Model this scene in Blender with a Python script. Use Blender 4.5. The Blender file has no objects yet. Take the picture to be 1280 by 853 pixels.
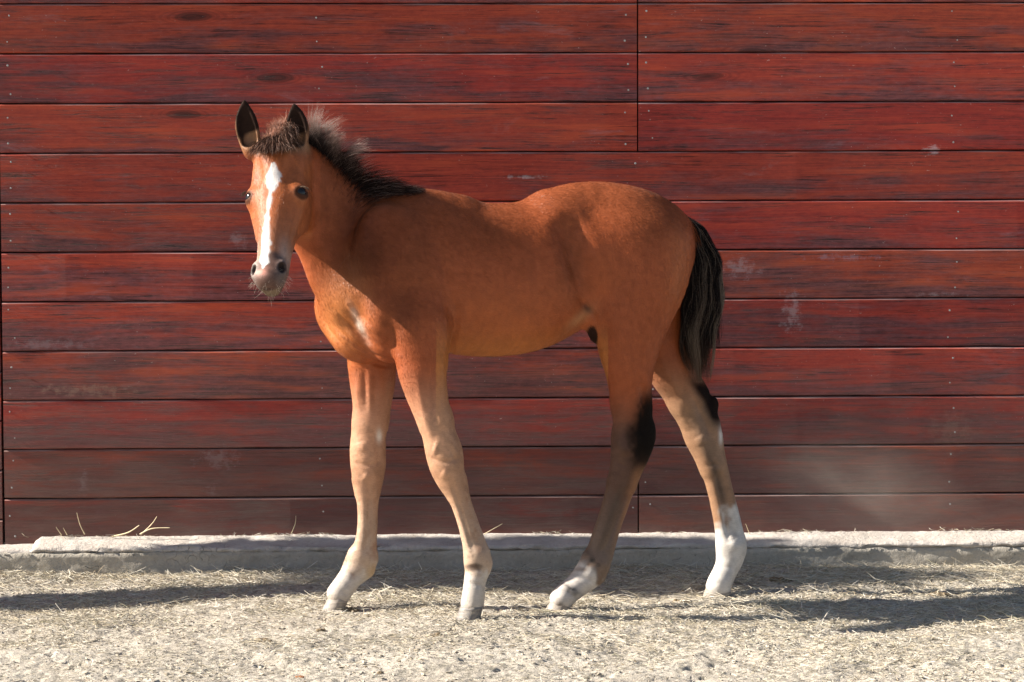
import bpy, bmesh, math, random, time
import numpy as np
from mathutils import Vector, Matrix
from mathutils.bvhtree import BVHTree
T0 = time.time()
sc = bpy.context.scene
C = sc.collection
rng = np.random.default_rng(7)
random.seed(7)
R = math.radians

# ------------------------------------------------------------------ camera
W_, H_, FPX = 1280.0, 853.0, 3022.0
CAMZ, PITCH, ROLL = 0.94, R(2.51), R(0.22)
cr, cu = np.array([1., 0, 0]), np.array([0, math.sin(PITCH), math.cos(PITCH)])
cf = np.array([0, math.cos(PITCH), -math.sin(PITCH)])
r2 = cr*math.cos(ROLL) - cu*math.sin(ROLL)
u2 = cu*math.cos(ROLL) + cr*math.sin(ROLL)
cam = bpy.data.cameras.new('camera')
co = bpy.data.objects.new('camera', cam); C.objects.link(co)
co.matrix_world = Matrix(((r2[0], u2[0], -cf[0], 0), (r2[1], u2[1], -cf[1], 0), (r2[2], u2[2], -cf[2], CAMZ), (0, 0, 0, 1)))
cam.sensor_width = 36; cam.lens = FPX/W_*36
cam.clip_start = 0.05; cam.clip_end = 2000
sc.camera = co
CAM = np.array([0, 0, CAMZ])

def P(px, py, Y):
    d = cf + (px-640)/FPX*r2 + (426.5-py)/FPX*u2
    return CAM + d*(Y/d[1])
def proj(p):
    q = np.asarray(p) - CAM
    z = q @ cf
    return 640 + FPX*(q @ r2)/z, 426.5 - FPX*(q @ u2)/z
def mpx(n, Y): return n*Y/FPX

# ------------------------------------------------------------------ light
SUN_EL, SUN_FRONT = R(31), R(1.8)
sv = np.array([-math.cos(SUN_EL)*math.cos(SUN_FRONT), -math.cos(SUN_EL)*math.sin(SUN_FRONT), math.sin(SUN_EL)])
world = bpy.data.worlds.new('World'); sc.world = world; world.use_nodes = True
wn = world.node_tree
sky = wn.nodes.new('ShaderNodeTexSky'); sky.sky_type = 'NISHITA'; sky.sun_disc = False
sky.sun_elevation = SUN_EL; sky.sun_rotation = math.atan2(sv[0], sv[1])
bg = wn.nodes["Background"]; bg.inputs[1].default_value = 0.05
wn.links.new(sky.outputs[0], bg.inputs[0])
sl = bpy.data.lights.new('sun', 'SUN'); sl.energy = 5.0; sl.angle = R(0.6); sl.color = (1, 0.92, 0.80)
so = bpy.data.objects.new('sun', sl); C.objects.link(so)
so.rotation_euler = Vector(sv).to_track_quat('Z', 'Y').to_euler()
sc.view_settings.view_transform = 'Standard'; sc.view_settings.look = 'None'
sc.view_settings.exposure = 1.58; sc.view_settings.gamma = 1.0

# ------------------------------------------------------------------ helpers
def link(o, parent=None, **props):
    C.objects.link(o)
    if parent is not None: o.parent = parent
    for k, v in props.items(): o[k] = v
    return o
def mesh_np(name, verts, faces, mat=None, smooth=True):
    me = bpy.data.meshes.new(name)
    verts = np.asarray(verts, dtype=np.float32); faces = np.asarray(faces, dtype=np.int32)
    n = faces.shape[1]
    me.vertices.add(len(verts)); me.vertices.foreach_set('co', verts.ravel())
    me.loops.add(faces.size); me.loops.foreach_set('vertex_index', faces.ravel())
    me.polygons.add(len(faces)); me.polygons.foreach_set('loop_start', np.arange(0, faces.size, n, dtype=np.int32))
    me.polygons.foreach_set('use_smooth', np.full(len(faces), smooth))
    me.update(calc_edges=True)
    if mat: me.materials.append(mat)
    return me
def empty(name, loc, **props):
    o = bpy.data.objects.new(name, None); o.location = loc
    o.empty_display_size = 0.1
    return link(o, **props)

class NT:
    def __init__(s, name):
        s.m = bpy.data.materials.new(name); s.m.use_nodes = True
        s.t = s.m.node_tree; s.b = s.t.nodes['Principled BSDF']; s.out = s.t.nodes['Material Output']
    def n(s, typ, ins=None, **kw):
        nd = s.t.nodes.new(typ)
        for k, v in kw.items(): setattr(nd, k, v)
        if ins:
            for k, v in ins.items():
                if isinstance(v, bpy.types.NodeSocket): s.t.links.new(v, nd.inputs[k])
                else: nd.inputs[k].default_value = v
        return nd
    def l(s, a, b): s.t.links.new(a, b)
    def noise(s, vec, scale, detail=4, rough=0.5, dist=0.0):
        return s.n('ShaderNodeTexNoise', {'Vector': vec, 'Scale': scale, 'Detail': detail, 'Roughness': rough, 'Distortion': dist}).outputs['Fac']
    def ramp(s, fac, stops, interp='LINEAR'):
        nd = s.n('ShaderNodeValToRGB', {'Fac': fac}); cr_ = nd.color_ramp; cr_.interpolation = interp
        while len(cr_.elements) < len(stops): cr_.elements.new(0.5)
        for e, (p, c) in zip(cr_.elements, stops):
            e.position = p; e.color = (c, c, c, 1) if isinstance(c, (int, float)) else (*c, 1)
        return nd.outputs['Color']
    def mix(s, fac, a, b, blend='MIX'):
        nd = s.n('ShaderNodeMix', data_type='RGBA', blend_type=blend)
        for i, v in ((0, fac), (6, a), (7, b)):
            if isinstance(v, bpy.types.NodeSocket): s.t.links.new(v, nd.inputs[i])
            else: nd.inputs[i].default_value = v if i == 0 else (*v, 1)
        return nd.outputs[2]
    def math(s, op, a, b=0.0, c=0.0, clamp=False):
        nd = s.n('ShaderNodeMath', operation=op, use_clamp=clamp)
        for i, v in enumerate((a, b, c)):
            if isinstance(v, bpy.types.NodeSocket): s.t.links.new(v, nd.inputs[i])
            else: nd.inputs[i].default_value = v
        return nd.outputs[0]
    def mapv(s, vec, scale=(1, 1, 1), loc=(0, 0, 0)):
        return s.n('ShaderNodeMapping', {'Vector': vec, 'Scale': scale, 'Location': loc}).outputs[0]

# value noise in numpy (2D fractal)
_VN = {}
def vnoise(x, y, freq, seed):
    g = _VN.get(seed)
    if g is None: g = _VN[seed] = np.random.default_rng(seed).random((512, 512)).astype(np.float32)
    x = x*freq + 137.3; y = y*freq + 71.9
    xi = np.floor(x).astype(int); yi = np.floor(y).astype(int)
    fx = x-xi; fy = y-yi; fx = fx*fx*(3-2*fx); fy = fy*fy*(3-2*fy)
    a = g[xi % 512, yi % 512]; b = g[(xi+1) % 512, yi % 512]; c = g[xi % 512, (yi+1) % 512]; d = g[(xi+1) % 512, (yi+1) % 512]
    return (a*(1-fx)+b*fx)*(1-fy) + (c*(1-fx)+d*fx)*fy - 0.5
def sstep(a, b, x):
    t = np.clip((np.asarray(x, dtype=float)-a)/(b-a), 0, 1); return t*t*(3-2*t)

# ------------------------------------------------------------------ materials: setting
dz_h = 0.0702-0.0016-0.0042
def mat_wood():
    s = NT('weathered_red_plank_paint')
    tc = s.n('ShaderNodeTexCoord').outputs['Object']
    oi = s.n('ShaderNodeObjectInfo').outputs['Random']
    geo = s.n('ShaderNodeNewGeometry').outputs['Position']
    sep = s.n('ShaderNodeSeparateXYZ', {'Vector': geo})
    off = s.n('ShaderNodeCombineXYZ', {'X': s.math('MULTIPLY', oi, 37.0), 'Y': 0.0, 'Z': s.math('MULTIPLY', oi, 91.0)}).outputs[0]
    v = s.n('ShaderNodeVectorMath', {0: tc, 1: off}, operation='ADD').outputs[0]
    warp = s.noise(s.mapv(v, (1.6, 3, 7)), 1.0, 3, 0.5)
    vw = s.n('ShaderNodeVectorMath', {0: v, 1: s.n('ShaderNodeCombineXYZ', {'X': 0.0, 'Y': 0.0, 'Z': s.math('MULTIPLY', s.math('SUBTRACT', warp, 0.5), 0.035)}).outputs[0]}, operation='ADD').outputs[0]
    grain = s.noise(s.mapv(vw, (4.0, 12, 240)), 1.0, 6, 0.68, 0.15)
    fine = s.noise(s.mapv(vw, (26, 40, 700)), 1.0, 4, 0.7)
    mott = s.noise(s.mapv(v, (34, 40, 90)), 1.0, 5, 0.75)
    big = s.noise(s.mapv(vw, (1.8, 3, 20)), 1.0, 6, 0.68, 0.4)
    blot = s.noise(s.mapv(v, (5.5, 5, 24)), 1.0, 6, 0.72, 0.5)
    # worn base of the stain
    red = s.mix(s.ramp(s.math('ADD', s.math('MULTIPLY', grain, 0.55), s.math('MULTIPLY', mott, 0.45)), [(0.38, 0), (0.62, 1)]), (0.25, 0.030, 0.024), (0.46, 0.055, 0.034))
    plum = s.mix(s.ramp(s.math('ADD', s.math('MULTIPLY', grain, 0.55), s.math('MULTIPLY', mott, 0.45)), [(0.36, 0), (0.62, 1)]), (0.060, 0.028, 0.032), (0.25, 0.076, 0.080))
    wear = s.math('ADD', s.math('ADD', s.math('MULTIPLY', big, 0.65), s.math('MULTIPLY', blot, 0.35)), s.math('MULTIPLY', mott, 0.2))
    wear = s.math('ADD', wear, s.math('MULTIPLY', s.math('SUBTRACT', oi, 0.5), 0.08))
    # lower boards are duller from splashed dust and rubbing
    low = s.n('ShaderNodeMapRange', {'Value': sep.outputs['Z'], 'From Min': 0.2, 'From Max': 1.15, 'To Min': 0.085, 'To Max': -0.03}).outputs[0]
    wear = s.math('ADD', wear, low)
    # lower half of each board is rubbed darker
    sz = s.n('ShaderNodeSeparateXYZ', {'Vector': tc}).outputs['Z']
    edge = s.n('ShaderNodeMapRange', {'Value': sz, 'From Min': -0.07, 'From Max': 0.07, 'To Min': 0.075, 'To Max': -0.075}).outputs[0]
    wear = s.math('ADD', wear, edge)
    col = s.mix(s.ramp(wear, [(0.54, 0), (0.70, 1)]), red, plum)
    # bright orange red clean patches
    op = s.noise(s.mapv(v, (2.2, 4, 26), (3.1, 0, 7.7)), 1.0, 4, 0.6, 0.4)
    col = s.mix(s.math('MULTIPLY', s.ramp(op, [(0.52, 0), (0.70, 1)]), 0.55), col, (0.58, 0.082, 0.036))
    # dark checks along the grain
    chk = s.noise(s.mapv(vw, (5, 12, 240), (9, 0, 3)), 1.0, 5, 0.7, 0.6)
    cm = s.math('MULTIPLY', s.ramp(chk, [(0.54, 0), (0.62, 1)]), s.ramp(blot, [(0.42, 0.12), (0.58, 1)]))
    col = s.mix(s.math('MULTIPLY', cm, 0.85), col, (0.016, 0.009, 0.009))
    # knots
    vo = s.n('ShaderNodeTexVoronoi', {'Vector': s.mapv(vw, (1.5, 0.0, 6.5), (0.3, 0, 0.2)), 'Scale': 1.0, 'Randomness': 1.0}, feature='F1')
    kn = s.ramp(vo.outputs['Distance'], [(0.05, 1), (0.10, 0)])
    rings = s.n('ShaderNodeMath', {0: s.math('MULTIPLY', vo.outputs['Distance'], 190.0)}, operation='SINE').outputs[0]
    kr = s.math('MULTIPLY', s.ramp(vo.outputs['Distance'], [(0.06, 1), (0.2, 0)]), s.math('MULTIPLY', s.math('GREATER_THAN', rings, 0.2), 0.35))
    col = s.mix(s.math('MULTIPLY', kn, 0.75), col, (0.030, 0.012, 0.012))
    col = s.mix(kr, col, (0.045, 0.013, 0.011))
    # greyed, chalky rub marks and pale flecks
    ch = s.noise(s.mapv(v, (3, 3, 12), (17, 0, 5)), 1.0, 6, 0.72, 0.9)
    chm = s.math('MULTIPLY', s.ramp(ch, [(0.60, 0), (0.78, 1)]), s.ramp(fine, [(0.35, 0.15), (0.65, 1)]))
    col = s.mix(s.math('MULTIPLY', chm, 0.6), col, (0.36, 0.25, 0.28))
    fl = s.noise(s.mapv(v, (90, 60, 150)), 1.0, 3, 0.7)
    flm = s.math('MULTIPLY', s.ramp(fl, [(0.685, 0), (0.73, 1)]), s.ramp(s.noise(v, 3.0, 3, 0.6), [(0.42, 0), (0.6, 1)]))
    col = s.mix(s.math('MULTIPLY', flm, 0.6), col, (0.60, 0.50, 0.46))
    # diagonal scratches
    rot = s.n('ShaderNodeMapping', {'Vector': v, 'Rotation': (0, R(62), 0), 'Scale': (3, 1, 260)}).outputs[0]
    scn = s.noise(rot, 1.0, 2, 0.5)
    scm = s.math('MULTIPLY', s.ramp(scn, [(0.725, 0), (0.76, 1)]), s.ramp(s.noise(v, 2.4, 2, 0.5), [(0.5, 0), (0.62, 1)]))
    col = s.mix(s.math('MULTIPLY', scm, 0.5), col, (0.38, 0.24, 0.20))
    col = s.n('ShaderNodeHueSaturation', {'Color': col, 'Value': s.n('ShaderNodeMapRange', {'Value': s.math('FRACT', s.math('MULTIPLY', oi, 7.31)), 'To Min': 0.82, 'To Max': 1.25}).outputs[0],
              'Hue': s.n('ShaderNodeMapRange', {'Value': s.math('FRACT', s.math('MULTIPLY', oi, 3.17)), 'To Min': 0.498, 'To Max': 0.509}).outputs[0]}).outputs[0]
    # splashes of old whitewash and dried mud, fixed spots on the boards
    wob = s.noise(geo, 45.0, 4, 0.7)
    for (x, y, rx, rz, cc, st) in SPOTS:
        p = P(x, y, 6.9)
        dx = s.math('DIVIDE', s.math('SUBTRACT', sep.outputs['X'], float(p[0])), rx)
        dz = s.math('DIVIDE', s.math('SUBTRACT', sep.outputs['Z'], float(p[2])), rz)
        d = s.math('SQRT', s.math('ADD', s.math('MULTIPLY', dx, dx), s.math('MULTIPLY', dz, dz)))
        m = s.math('MULTIPLY', s.ramp(s.math('ADD', d, s.math('ADD', s.math('MULTIPLY', s.math('SUBTRACT', wob, 0.5), 4.5), s.math('MULTIPLY', s.math('SUBTRACT', fine, 0.5), 4.0))), [(-0.4, 1), (0.9, 0)]), st*0.5)
        col = s.mix(m, col, cc)
    # settled dust near the ground
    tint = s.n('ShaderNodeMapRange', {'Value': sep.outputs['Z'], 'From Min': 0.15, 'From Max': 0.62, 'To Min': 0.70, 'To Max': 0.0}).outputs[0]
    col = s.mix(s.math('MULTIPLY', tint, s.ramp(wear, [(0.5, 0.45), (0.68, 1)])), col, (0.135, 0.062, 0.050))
    edge_hi = s.math('MULTIPLY', s.math('GREATER_THAN', sz, dz_h), s.math('ADD', s.math('MULTIPLY', s.ramp(s.noise(s.mapv(v, (5, 1, 1)), 1.0, 3, 0.6), [(0.4, 0), (0.6, 1)]), 0.55), 0.10))
    col = s.mix(edge_hi, col, (0.36, 0.27, 0.25))  # pale top edges: wear plus a painted sky highlight
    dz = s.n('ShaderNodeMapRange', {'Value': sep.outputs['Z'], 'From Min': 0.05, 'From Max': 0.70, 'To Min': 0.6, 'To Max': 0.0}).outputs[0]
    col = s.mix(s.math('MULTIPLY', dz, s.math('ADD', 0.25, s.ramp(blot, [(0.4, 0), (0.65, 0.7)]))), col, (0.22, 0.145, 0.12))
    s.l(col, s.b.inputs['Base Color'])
    s.l(s.ramp(s.math('ADD', s.math('MULTIPLY', wear, 0.7), s.math('MULTIPLY', fine, 0.3)), [(0.4, 0.55), (0.7, 0.8)]), s.b.inputs['Roughness'])
    s.b.inputs['Specular IOR Level'].default_value = 0.22
    bh = s.math('ADD', s.math('MULTIPLY', grain, 0.6), s.math('MULTIPLY', fine, 0.5))
    bh = s.math('SUBTRACT', bh, s.math('MULTIPLY', cm, 0.8))
    s.l(s.n('ShaderNodeBump', {'Height': bh, 'Strength': 0.55, 'Distance': 0.0022}).outputs[0], s.b.inputs['Normal'])
    return s.m
WHT, MUD = (0.55, 0.48, 0.50), (0.50, 0.34, 0.24)
SPOTS = [(1165, 187, 0.034, 0.012, (0.6, 0.55, 0.58), 0.9), (274, 572, 0.055, 0.03, WHT, 0.6), (990, 390, 0.03, 0.06, WHT, 0.6),
         (925, 335, 0.05, 0.03, WHT, 0.6), (1050, 322, 0.11, 0.010, (0.35, 0.30, 0.38), 0.7), (268, 612, 0.02, 0.02, WHT, 0.6),
         (110, 487, 0.12, 0.018, MUD, 0.7), (1190, 540, 0.06, 0.06, MUD, 0.4), (300, 300, 0.03, 0.02, WHT, 0.4), (60, 430, 0.10, 0.02, (0.33, 0.29, 0.31), 0.6),
         (655, 222, 0.05, 0.006, (0.6, 0.55, 0.55), 0.8), (1175, 368, 0.06, 0.008, WHT, 0.5), (108, 603, 0.012, 0.03, WHT, 0.6)]
M_WOOD = mat_wood()

def mat_simple(name, col, rough=0.7, noise_scale=60, var=0.3, bump=0.2, bdist=0.002, spec=0.3, metal=0.0):
    s = NT(name)
    tc = s.n('ShaderNodeTexCoord').outputs['Object']
    n1 = s.noise(tc, noise_scale, 5, 0.6)
    c = s.mix(s.ramp(n1, [(0.3, 0), (0.7, 1)]), tuple(v*(1-var) for v in col), tuple(min(1, v*(1+var)) for v in col))
    s.l(c, s.b.inputs['Base Color'])
    s.b.inputs['Roughness'].default_value = rough; s.b.inputs['Specular IOR Level'].default_value = spec
    s.b.inputs['Metallic'].default_value = metal
    s.l(s.n('ShaderNodeBump', {'Height': n1, 'Strength': bump, 'Distance': bdist}).outputs[0], s.b.inputs['Normal'])
    return s.m
M_NAIL = mat_simple('galvanised_nail', (0.32, 0.30, 0.29), 0.5, 400, 0.3, 0.2, 0.0005, 0.5, 0.4)
M_DARK = mat_simple('dark_backing_felt', (0.02, 0.012, 0.01), 0.9)
M_BARK = mat_simple('grey_brown_bark', (0.16, 0.12, 0.085), 0.9, 40, 0.5, 0.8, 0.01)
M_LEAF = mat_simple('green_leaf', (0.06, 0.10, 0.025), 0.6, 20, 0.4)
M_BATTEN = mat_simple('brown_batten_wood', (0.10, 0.05, 0.035), 0.8, 30, 0.3)

def mat_concrete(name, base, dirt, dust):
    s = NT(name)
    tc = s.n('ShaderNodeTexCoord').outputs['Object']
    n1 = s.noise(tc, 9, 6, 0.65); n2 = s.noise(tc, 90, 5, 0.7); n3 = s.noise(s.mapv(tc, (3, 3, 9)), 2.0, 4, 0.6)
    c = s.mix(s.ramp(n1, [(0.35, 0), (0.68, 1)]), base, dirt)
    c = s.mix(s.math('MULTIPLY', s.ramp(n2, [(0.42, 0), (0.7, 1)]), 0.5), c, dust)
    c = s.mix(s.math('MULTIPLY', s.ramp(n2, [(0.3, 1), (0.36, 0)]), 0.6), c, tuple(v*0.25 for v in base))
    # hairline cracks
    cr1 = s.n('ShaderNodeTexVoronoi', {'Vector': s.n('ShaderNodeVectorMath', {0: tc, 1: s.n('ShaderNodeTexNoise', {'Vector': tc, 'Scale': 12.0}).outputs['Color']}, operation='ADD').outputs[0], 'Scale': 3.2}, feature='DISTANCE_TO_EDGE').outputs['Distance']
    crm = s.math('MULTIPLY', s.ramp(cr1, [(0.003, 1), (0.008, 0)]), s.ramp(n3, [(0.52, 0), (0.6, 1)]))
    c = s.mix(s.math('MULTIPLY', crm, 0.6), c, tuple(v*0.2 for v in base))
    s.l(c, s.b.inputs['Base Color']); s.b.inputs['Roughness'].default_value = 0.92
    s.b.inputs['Specular IOR Level'].default_value = 0.2
    h = s.math('SUBTRACT', s.math('ADD', s.math('MULTIPLY', n2, 0.6), s.math('MULTIPLY', n1, 0.9)), s.math('MULTIPLY', crm, 0.5))
    s.l(s.n('ShaderNodeBump', {'Height': h, 'Strength': 1.0, 'Distance': 0.008}).outputs[0], s.b.inputs['Normal'])
    return s.m
M_CAP = mat_concrete('pale_mortar', (0.48, 0.445, 0.415), (0.36, 0.32, 0.285), (0.57, 0.53, 0.485))
M_BASE = mat_concrete('rough_grey_concrete', (0.40, 0.37, 0.325), (0.32, 0.29, 0.245), (0.47, 0.42, 0.35))

def mat_ground():
    s = NT('dry_dirt_with_chaff')
    geo = s.n('ShaderNodeNewGeometry').outputs['Position']
    n1 = s.noise(geo, 3.5, 5, 0.6); n2 = s.noise(geo, 40, 6, 0.7); n3 = s.noise(s.mapv(geo, (1, 2.0, 1)), 260, 4, 0.7)
    c = s.mix(s.ramp(n1, [(0.38, 0), (0.62, 1)]), (0.44, 0.395, 0.335), (0.53, 0.485, 0.42))
    c = s.mix(s.ramp(n2, [(0.38, 0.85), (0.52, 0)]), c, (0.20, 0.18, 0.145))
    c = s.mix(s.math('MULTIPLY', s.ramp(n3, [(0.5, 0), (0.66, 1)]), 0.6), c, (0.54, 0.51, 0.44))
    c = s.mix(s.math('MULTIPLY', s.ramp(n3, [(0.32, 1), (0.40, 0)]), 0.6), c, (0.11, 0.085, 0.06))
    s.l(c, s.b.inputs['Base Color']); s.b.inputs['Roughness'].default_value = 0.95
    s.b.inputs['Specular IOR Level'].default_value = 0.15
    h = s.math('ADD', s.math('MULTIPLY', n2, 1.0), s.math('MULTIPLY', n3, 0.35))
    s.l(s.n('ShaderNodeBump', {'Height': h, 'Strength': 1.0, 'Distance': 0.011}).outputs[0], s.b.inputs['Normal'])
    return s.m
M_GROUND = mat_ground()

# ------------------------------------------------------------------ ground
WALLY, WSLOPE = 6.90, math.tan(R(1.3))
def wally(x): return WALLY + x*WSLOPE
CURB_D = 0.135                                   # depth of footing in front of wall
def ground_h(x, y):
    x = np.asarray(x, float); y = np.asarray(y, float)
    near = np.exp(-((np.maximum(np.abs(x)-2.5, 0))**2 + np.maximum(np.abs(y-6)-2.2, 0)**2)/1.5)
    h = 0.016*vnoise(x, y, 2.3, 1) + 0.010*vnoise(x, y*1.3, 7, 2)
    h = h + near*(0.007*vnoise(x, y, 19, 3) + 0.005*np.maximum(0, vnoise(x, y, 42, 4)) + 0.0035*vnoise(x, y, 85, 5) + 0.0032*vnoise(x, y, 170, 6))
    # trodden pits
    pit = vnoise(x, y*1.6, 38, 8)+0.35*vnoise(x, y, 110, 11); h = h - near*0.010*np.clip(pit-0.36, 0, 0.2)/0.2
    # litter drifts against the footing
    dw = wally(x) - CURB_D - y
    h = h - 0.010*np.exp(-(np.maximum(dw, 0)/0.12)**2)*(1.0-1.2*(vnoise(x, x*0, 3.1, 9)+0.5)) * sstep(-4, -3, x) * near
    return h*np.clip(1.2-0.0*x, 0, 1.2)*(0.25+0.75*near)
def axis(lo, hi, step, far, growth=1.35):
    a = list(np.arange(lo, hi, step)); s_ = step
    v = hi
    while v < far: a.append(v); s_ *= growth; v += s_
    a.append(far)
    b = []; s_ = step; v = lo-step
    while v > -far: b.append(v); s_ *= growth; v -= s_
    b.append(-far)
    return np.array(b[::-1]+a)
gx = axis(-1.9, 1.9, 0.0056, 400); gy = axis(4.7, 7.0, 0.0065, 400)
GX, GY = np.meshgrid(gx, gy, indexing='ij')
GZ = ground_h(GX, GY)
nx, ny = len(gx), len(gy)
idx = np.arange(nx*ny).reshape(nx, ny)
gf = np.stack([idx[:-1, :-1], idx[1:, :-1], idx[1:, 1:], idx[:-1, 1:]], -1).reshape(-1, 4)
gme = mesh_np('ground', np.stack([GX, GY, GZ], -1).reshape(-1, 3), gf, M_GROUND)
link(bpy.data.objects.new('ground', gme), kind='structure')
print('ground', time.time()-T0)

# ------------------------------------------------------------------ plank wall
wall = empty('plank_wall', (0, WALLY, 0), label='weathered dark red horizontal plank wall behind the foal', category='wall')
wall.rotation_euler = (0, 0, math.atan(WSLOPE))
PITCHZ = None
zrow = P(640, 374.5, WALLY)[2]; dz = (P(640, 4, WALLY)[2]-P(640, 618, WALLY)[2])/10.0
def plank_mesh(L, seed):
    """one weathered board, local x along its length, front face at -y, z up"""
    rg = np.random.default_rng(seed)
    n = max(4, int(L/0.09)); xs = np.linspace(-L/2, L/2, n+1)
    hh = dz/2 - 0.0016; t = 0.022; bv = 0.0028
    prof = [(-hh+0.0, 0.0), (-hh, -t+bv), (-hh+bv, -t), (hh-bv*1.5, -t), (hh, -t+bv*1.9), (hh, 0.0)]
    cup = rg.uniform(-0.0005, 0.0016)
    V = []
    w1 = np.cumsum(rg.normal(0, 0.00035, n+1)); w1 -= np.linspace(w1[0], w1[-1], n+1)
    e1 = rg.normal(0, 0.00035, n+1); e2 = rg.normal(0, 0.00035, n+1)
    for i, x in enumerate(xs):
        for j, (z, y) in enumerate(prof):
            yy = y + (w1[i] if j in (1, 2, 3, 4) else 0) - (cup if j in (3, 4) else 0)
            zz = z + (e1[i] if j < 3 else e2[i])
            V.append((x, yy, zz))
    k = len(prof); F = []
    for i in range(n):
        for j in range(k):
            a = i*k+j; b = i*k+(j+1) % k
            F.append((a, a+k, b+k, b))
    me = bpy.data.meshes.new('plank')
    F.append(tuple(range(k))[::-1][::-1]); F.append(tuple(n*k+j for j in range(k))[::-1])
    me.from_pydata(V, [], F); me.materials.append(M_WOOD)
    bm = bmesh.new(); bm.from_mesh(me); bmesh.ops.recalc_face_normals(bm, faces=bm.faces); bm.to_mesh(me); bm.free()
    return me
def wx(px): return (P(px, 400, WALLY)[0])      # distance along the wall
nail_pts = []
X0, XS = wx(6.5), wx(797)
GAPX = 0.0042
seedc = 100
def put_plank(x0, x1, zc, name='plank', yoff=0.0, nails=True):
    global seedc
    seedc += 1
    L = x1-x0-GAPX
    o = bpy.data.objects.new(name, plank_mesh(L, seedc))
    rg = np.random.default_rng(seedc)
    o.location = ((x0+x1)/2, rg.uniform(-0.0016, 0.0012)+yoff, zc)
    o.rotation_euler = (rg.uniform(-0.006, 0.006), rg.uniform(-0.0006, 0.0006), 0)
    link(o, wall)
    if nails:
        xs = [x0+0.028, x1-0.028] + [x0+(x1-x0)*0.5]
        for xx in xs:
            for s_ in (-1, 1):
                nail_pts.append((xx+rg.normal(0, 0.006), yoff-0.0232, zc+s_*dz*0.27+rg.normal(0, 0.006), rg.uniform(0.0022, 0.0034)))
rows = range(-5, 14)
LB = XS-X0
for r in rows:
    zc = zrow + dz/2 - (r-6)*dz + 0.0          # row 6 spans y=312.5..374.5
    if zc < 0.02: continue
    zc_ = zc
    if r in (4,):
        put_plank(X0, XS+LB*1.0, zc_)
    else:
        put_plank(X0, XS, zc_)
        put_plank(XS, XS+LB, zc_)
    # the next panel to the left, its boards half a step lower
    put_plank(X0-LB-0.012, X0-0.0035, zc_-dz*0.42, yoff=0.003, nails=False)
# nails: little domed heads, one joined part
V, F = [], []
for (x, y, z, rr) in nail_pts:
    b = len(V); V.append((x, y-rr*0.45, z))
    for k in range(6):
        a = k*math.pi/3; V.append((x+rr*math.cos(a), y+0.0002, z+rr*math.sin(a)))
    for k in range(6): F.append((b, b+1+k, b+1+(k+1) % 6))
nm = mesh_np('nail_heads', V, F, M_NAIL); link(bpy.data.objects.new('nail_heads', nm), wall, kind='stuff')
def box_mesh(name, sx, sy, sz, mat, bev=0.004):
    bm = bmesh.new(); bmesh.ops.create_cube(bm, size=1)
    bmesh.ops.scale(bm, vec=(sx, sy, sz), verts=bm.verts)
    if bev: bmesh.ops.bevel(bm, geom=bm.edges[:], offset=bev, segments=2, affect='EDGES')
    me = bpy.data.meshes.new(name); bm.to_mesh(me); bm.free(); me.materials.append(mat); return me
WTOP = zrow+dz/2+11*dz+dz/2
bk = bpy.data.objects.new('backing', box_mesh('backing', LB*3.1, 0.03, WTOP-0.05, M_DARK, 0))
bk.location = (X0+LB*0.5, 0.034, WTOP/2); link(bk, wall)
for xx in (X0-LB, X0-0.05, XS, XS+LB):
    b = bpy.data.objects.new('batten', box_mesh('batten', 0.09, 0.09, WTOP, M_BATTEN))
    b.location = (xx, 0.10, WTOP/2); link(b, wall)
cp = bpy.data.objects.new('capping_board', box_mesh('capping_board', LB*3.15, 0.17, 0.03, M_BATTEN))
cp.location = (X0+LB*0.5, 0.05, WTOP+0.018); link(cp, wall)
print('wall', time.time()-T0)

# ------------------------------------------------------------------ concrete footing
foot = empty('concrete_footing', (0, WALLY-0.07, 0), label='rough grey concrete footing with pale mortar ledge along the base of the plank wall', category='footing')
def footing_part(name, x0, x1, prof, mat, seed, amp=0.006, step=0.012):
    xs = np.arange(x0, x1+step, step); k = len(prof); V = []; F = []
    for i, x in enumerate(xs):
        e0 = min(1.0, (x-x0)/0.02+0.15) if x0 > -2.5 else 1.0
        for j, (d, z) in enumerate(prof):
            n1 = vnoise(np.array([x]), np.array([j*0.37+seed]), 9, 21)[0]+0.7*vnoise(np.array([x]), np.array([j*0.9+seed]), 38, 22)[0]+0.5*vnoise(np.array([x]), np.array([j*2.9+seed]), 80, 23)[0]
            n2 = vnoise(np.array([x]), np.array([j*0.53+seed+9]), 14, 24)[0]+0.7*vnoise(np.array([x]), np.array([j*1.1+seed]), 55, 25)[0]
            a = amp*(1.7 if abs(z-ZF) < 0.012 and d > D0-0.02 else 1) if 0 < j < k-1 else 0
            V.append((x, wally(x)-d*(0.8+0.2*e0)+a*n1, z*(0.85+0.15*e0)+a*0.8*n2))
    n = len(xs)
    for i in range(n-1):
        for j in range(k-1):
            F.append((i*k+j, (i+1)*k+j, (i+1)*k+j+1, i*k+j+1))
    me = bpy.data.meshes.new(name)
    F2 = F+[tuple(range(k))[::-1], tuple((n-1)*k+j for j in range(k))]
    me.from_pydata(V, [], F2); me.materials.append(mat)
    for p in me.polygons: p.use_smooth = True
    bm = bmesh.new(); bm.from_mesh(me); bmesh.ops.recalc_face_normals(bm, faces=bm.faces); bm.to_mesh(me); bm.free()
    o = bpy.data.objects.new(name, me); me.transform(Matrix.Translation((0, -(WALLY-0.07), 0)))
    return link(o, foot)
XE = wx(46)
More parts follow.
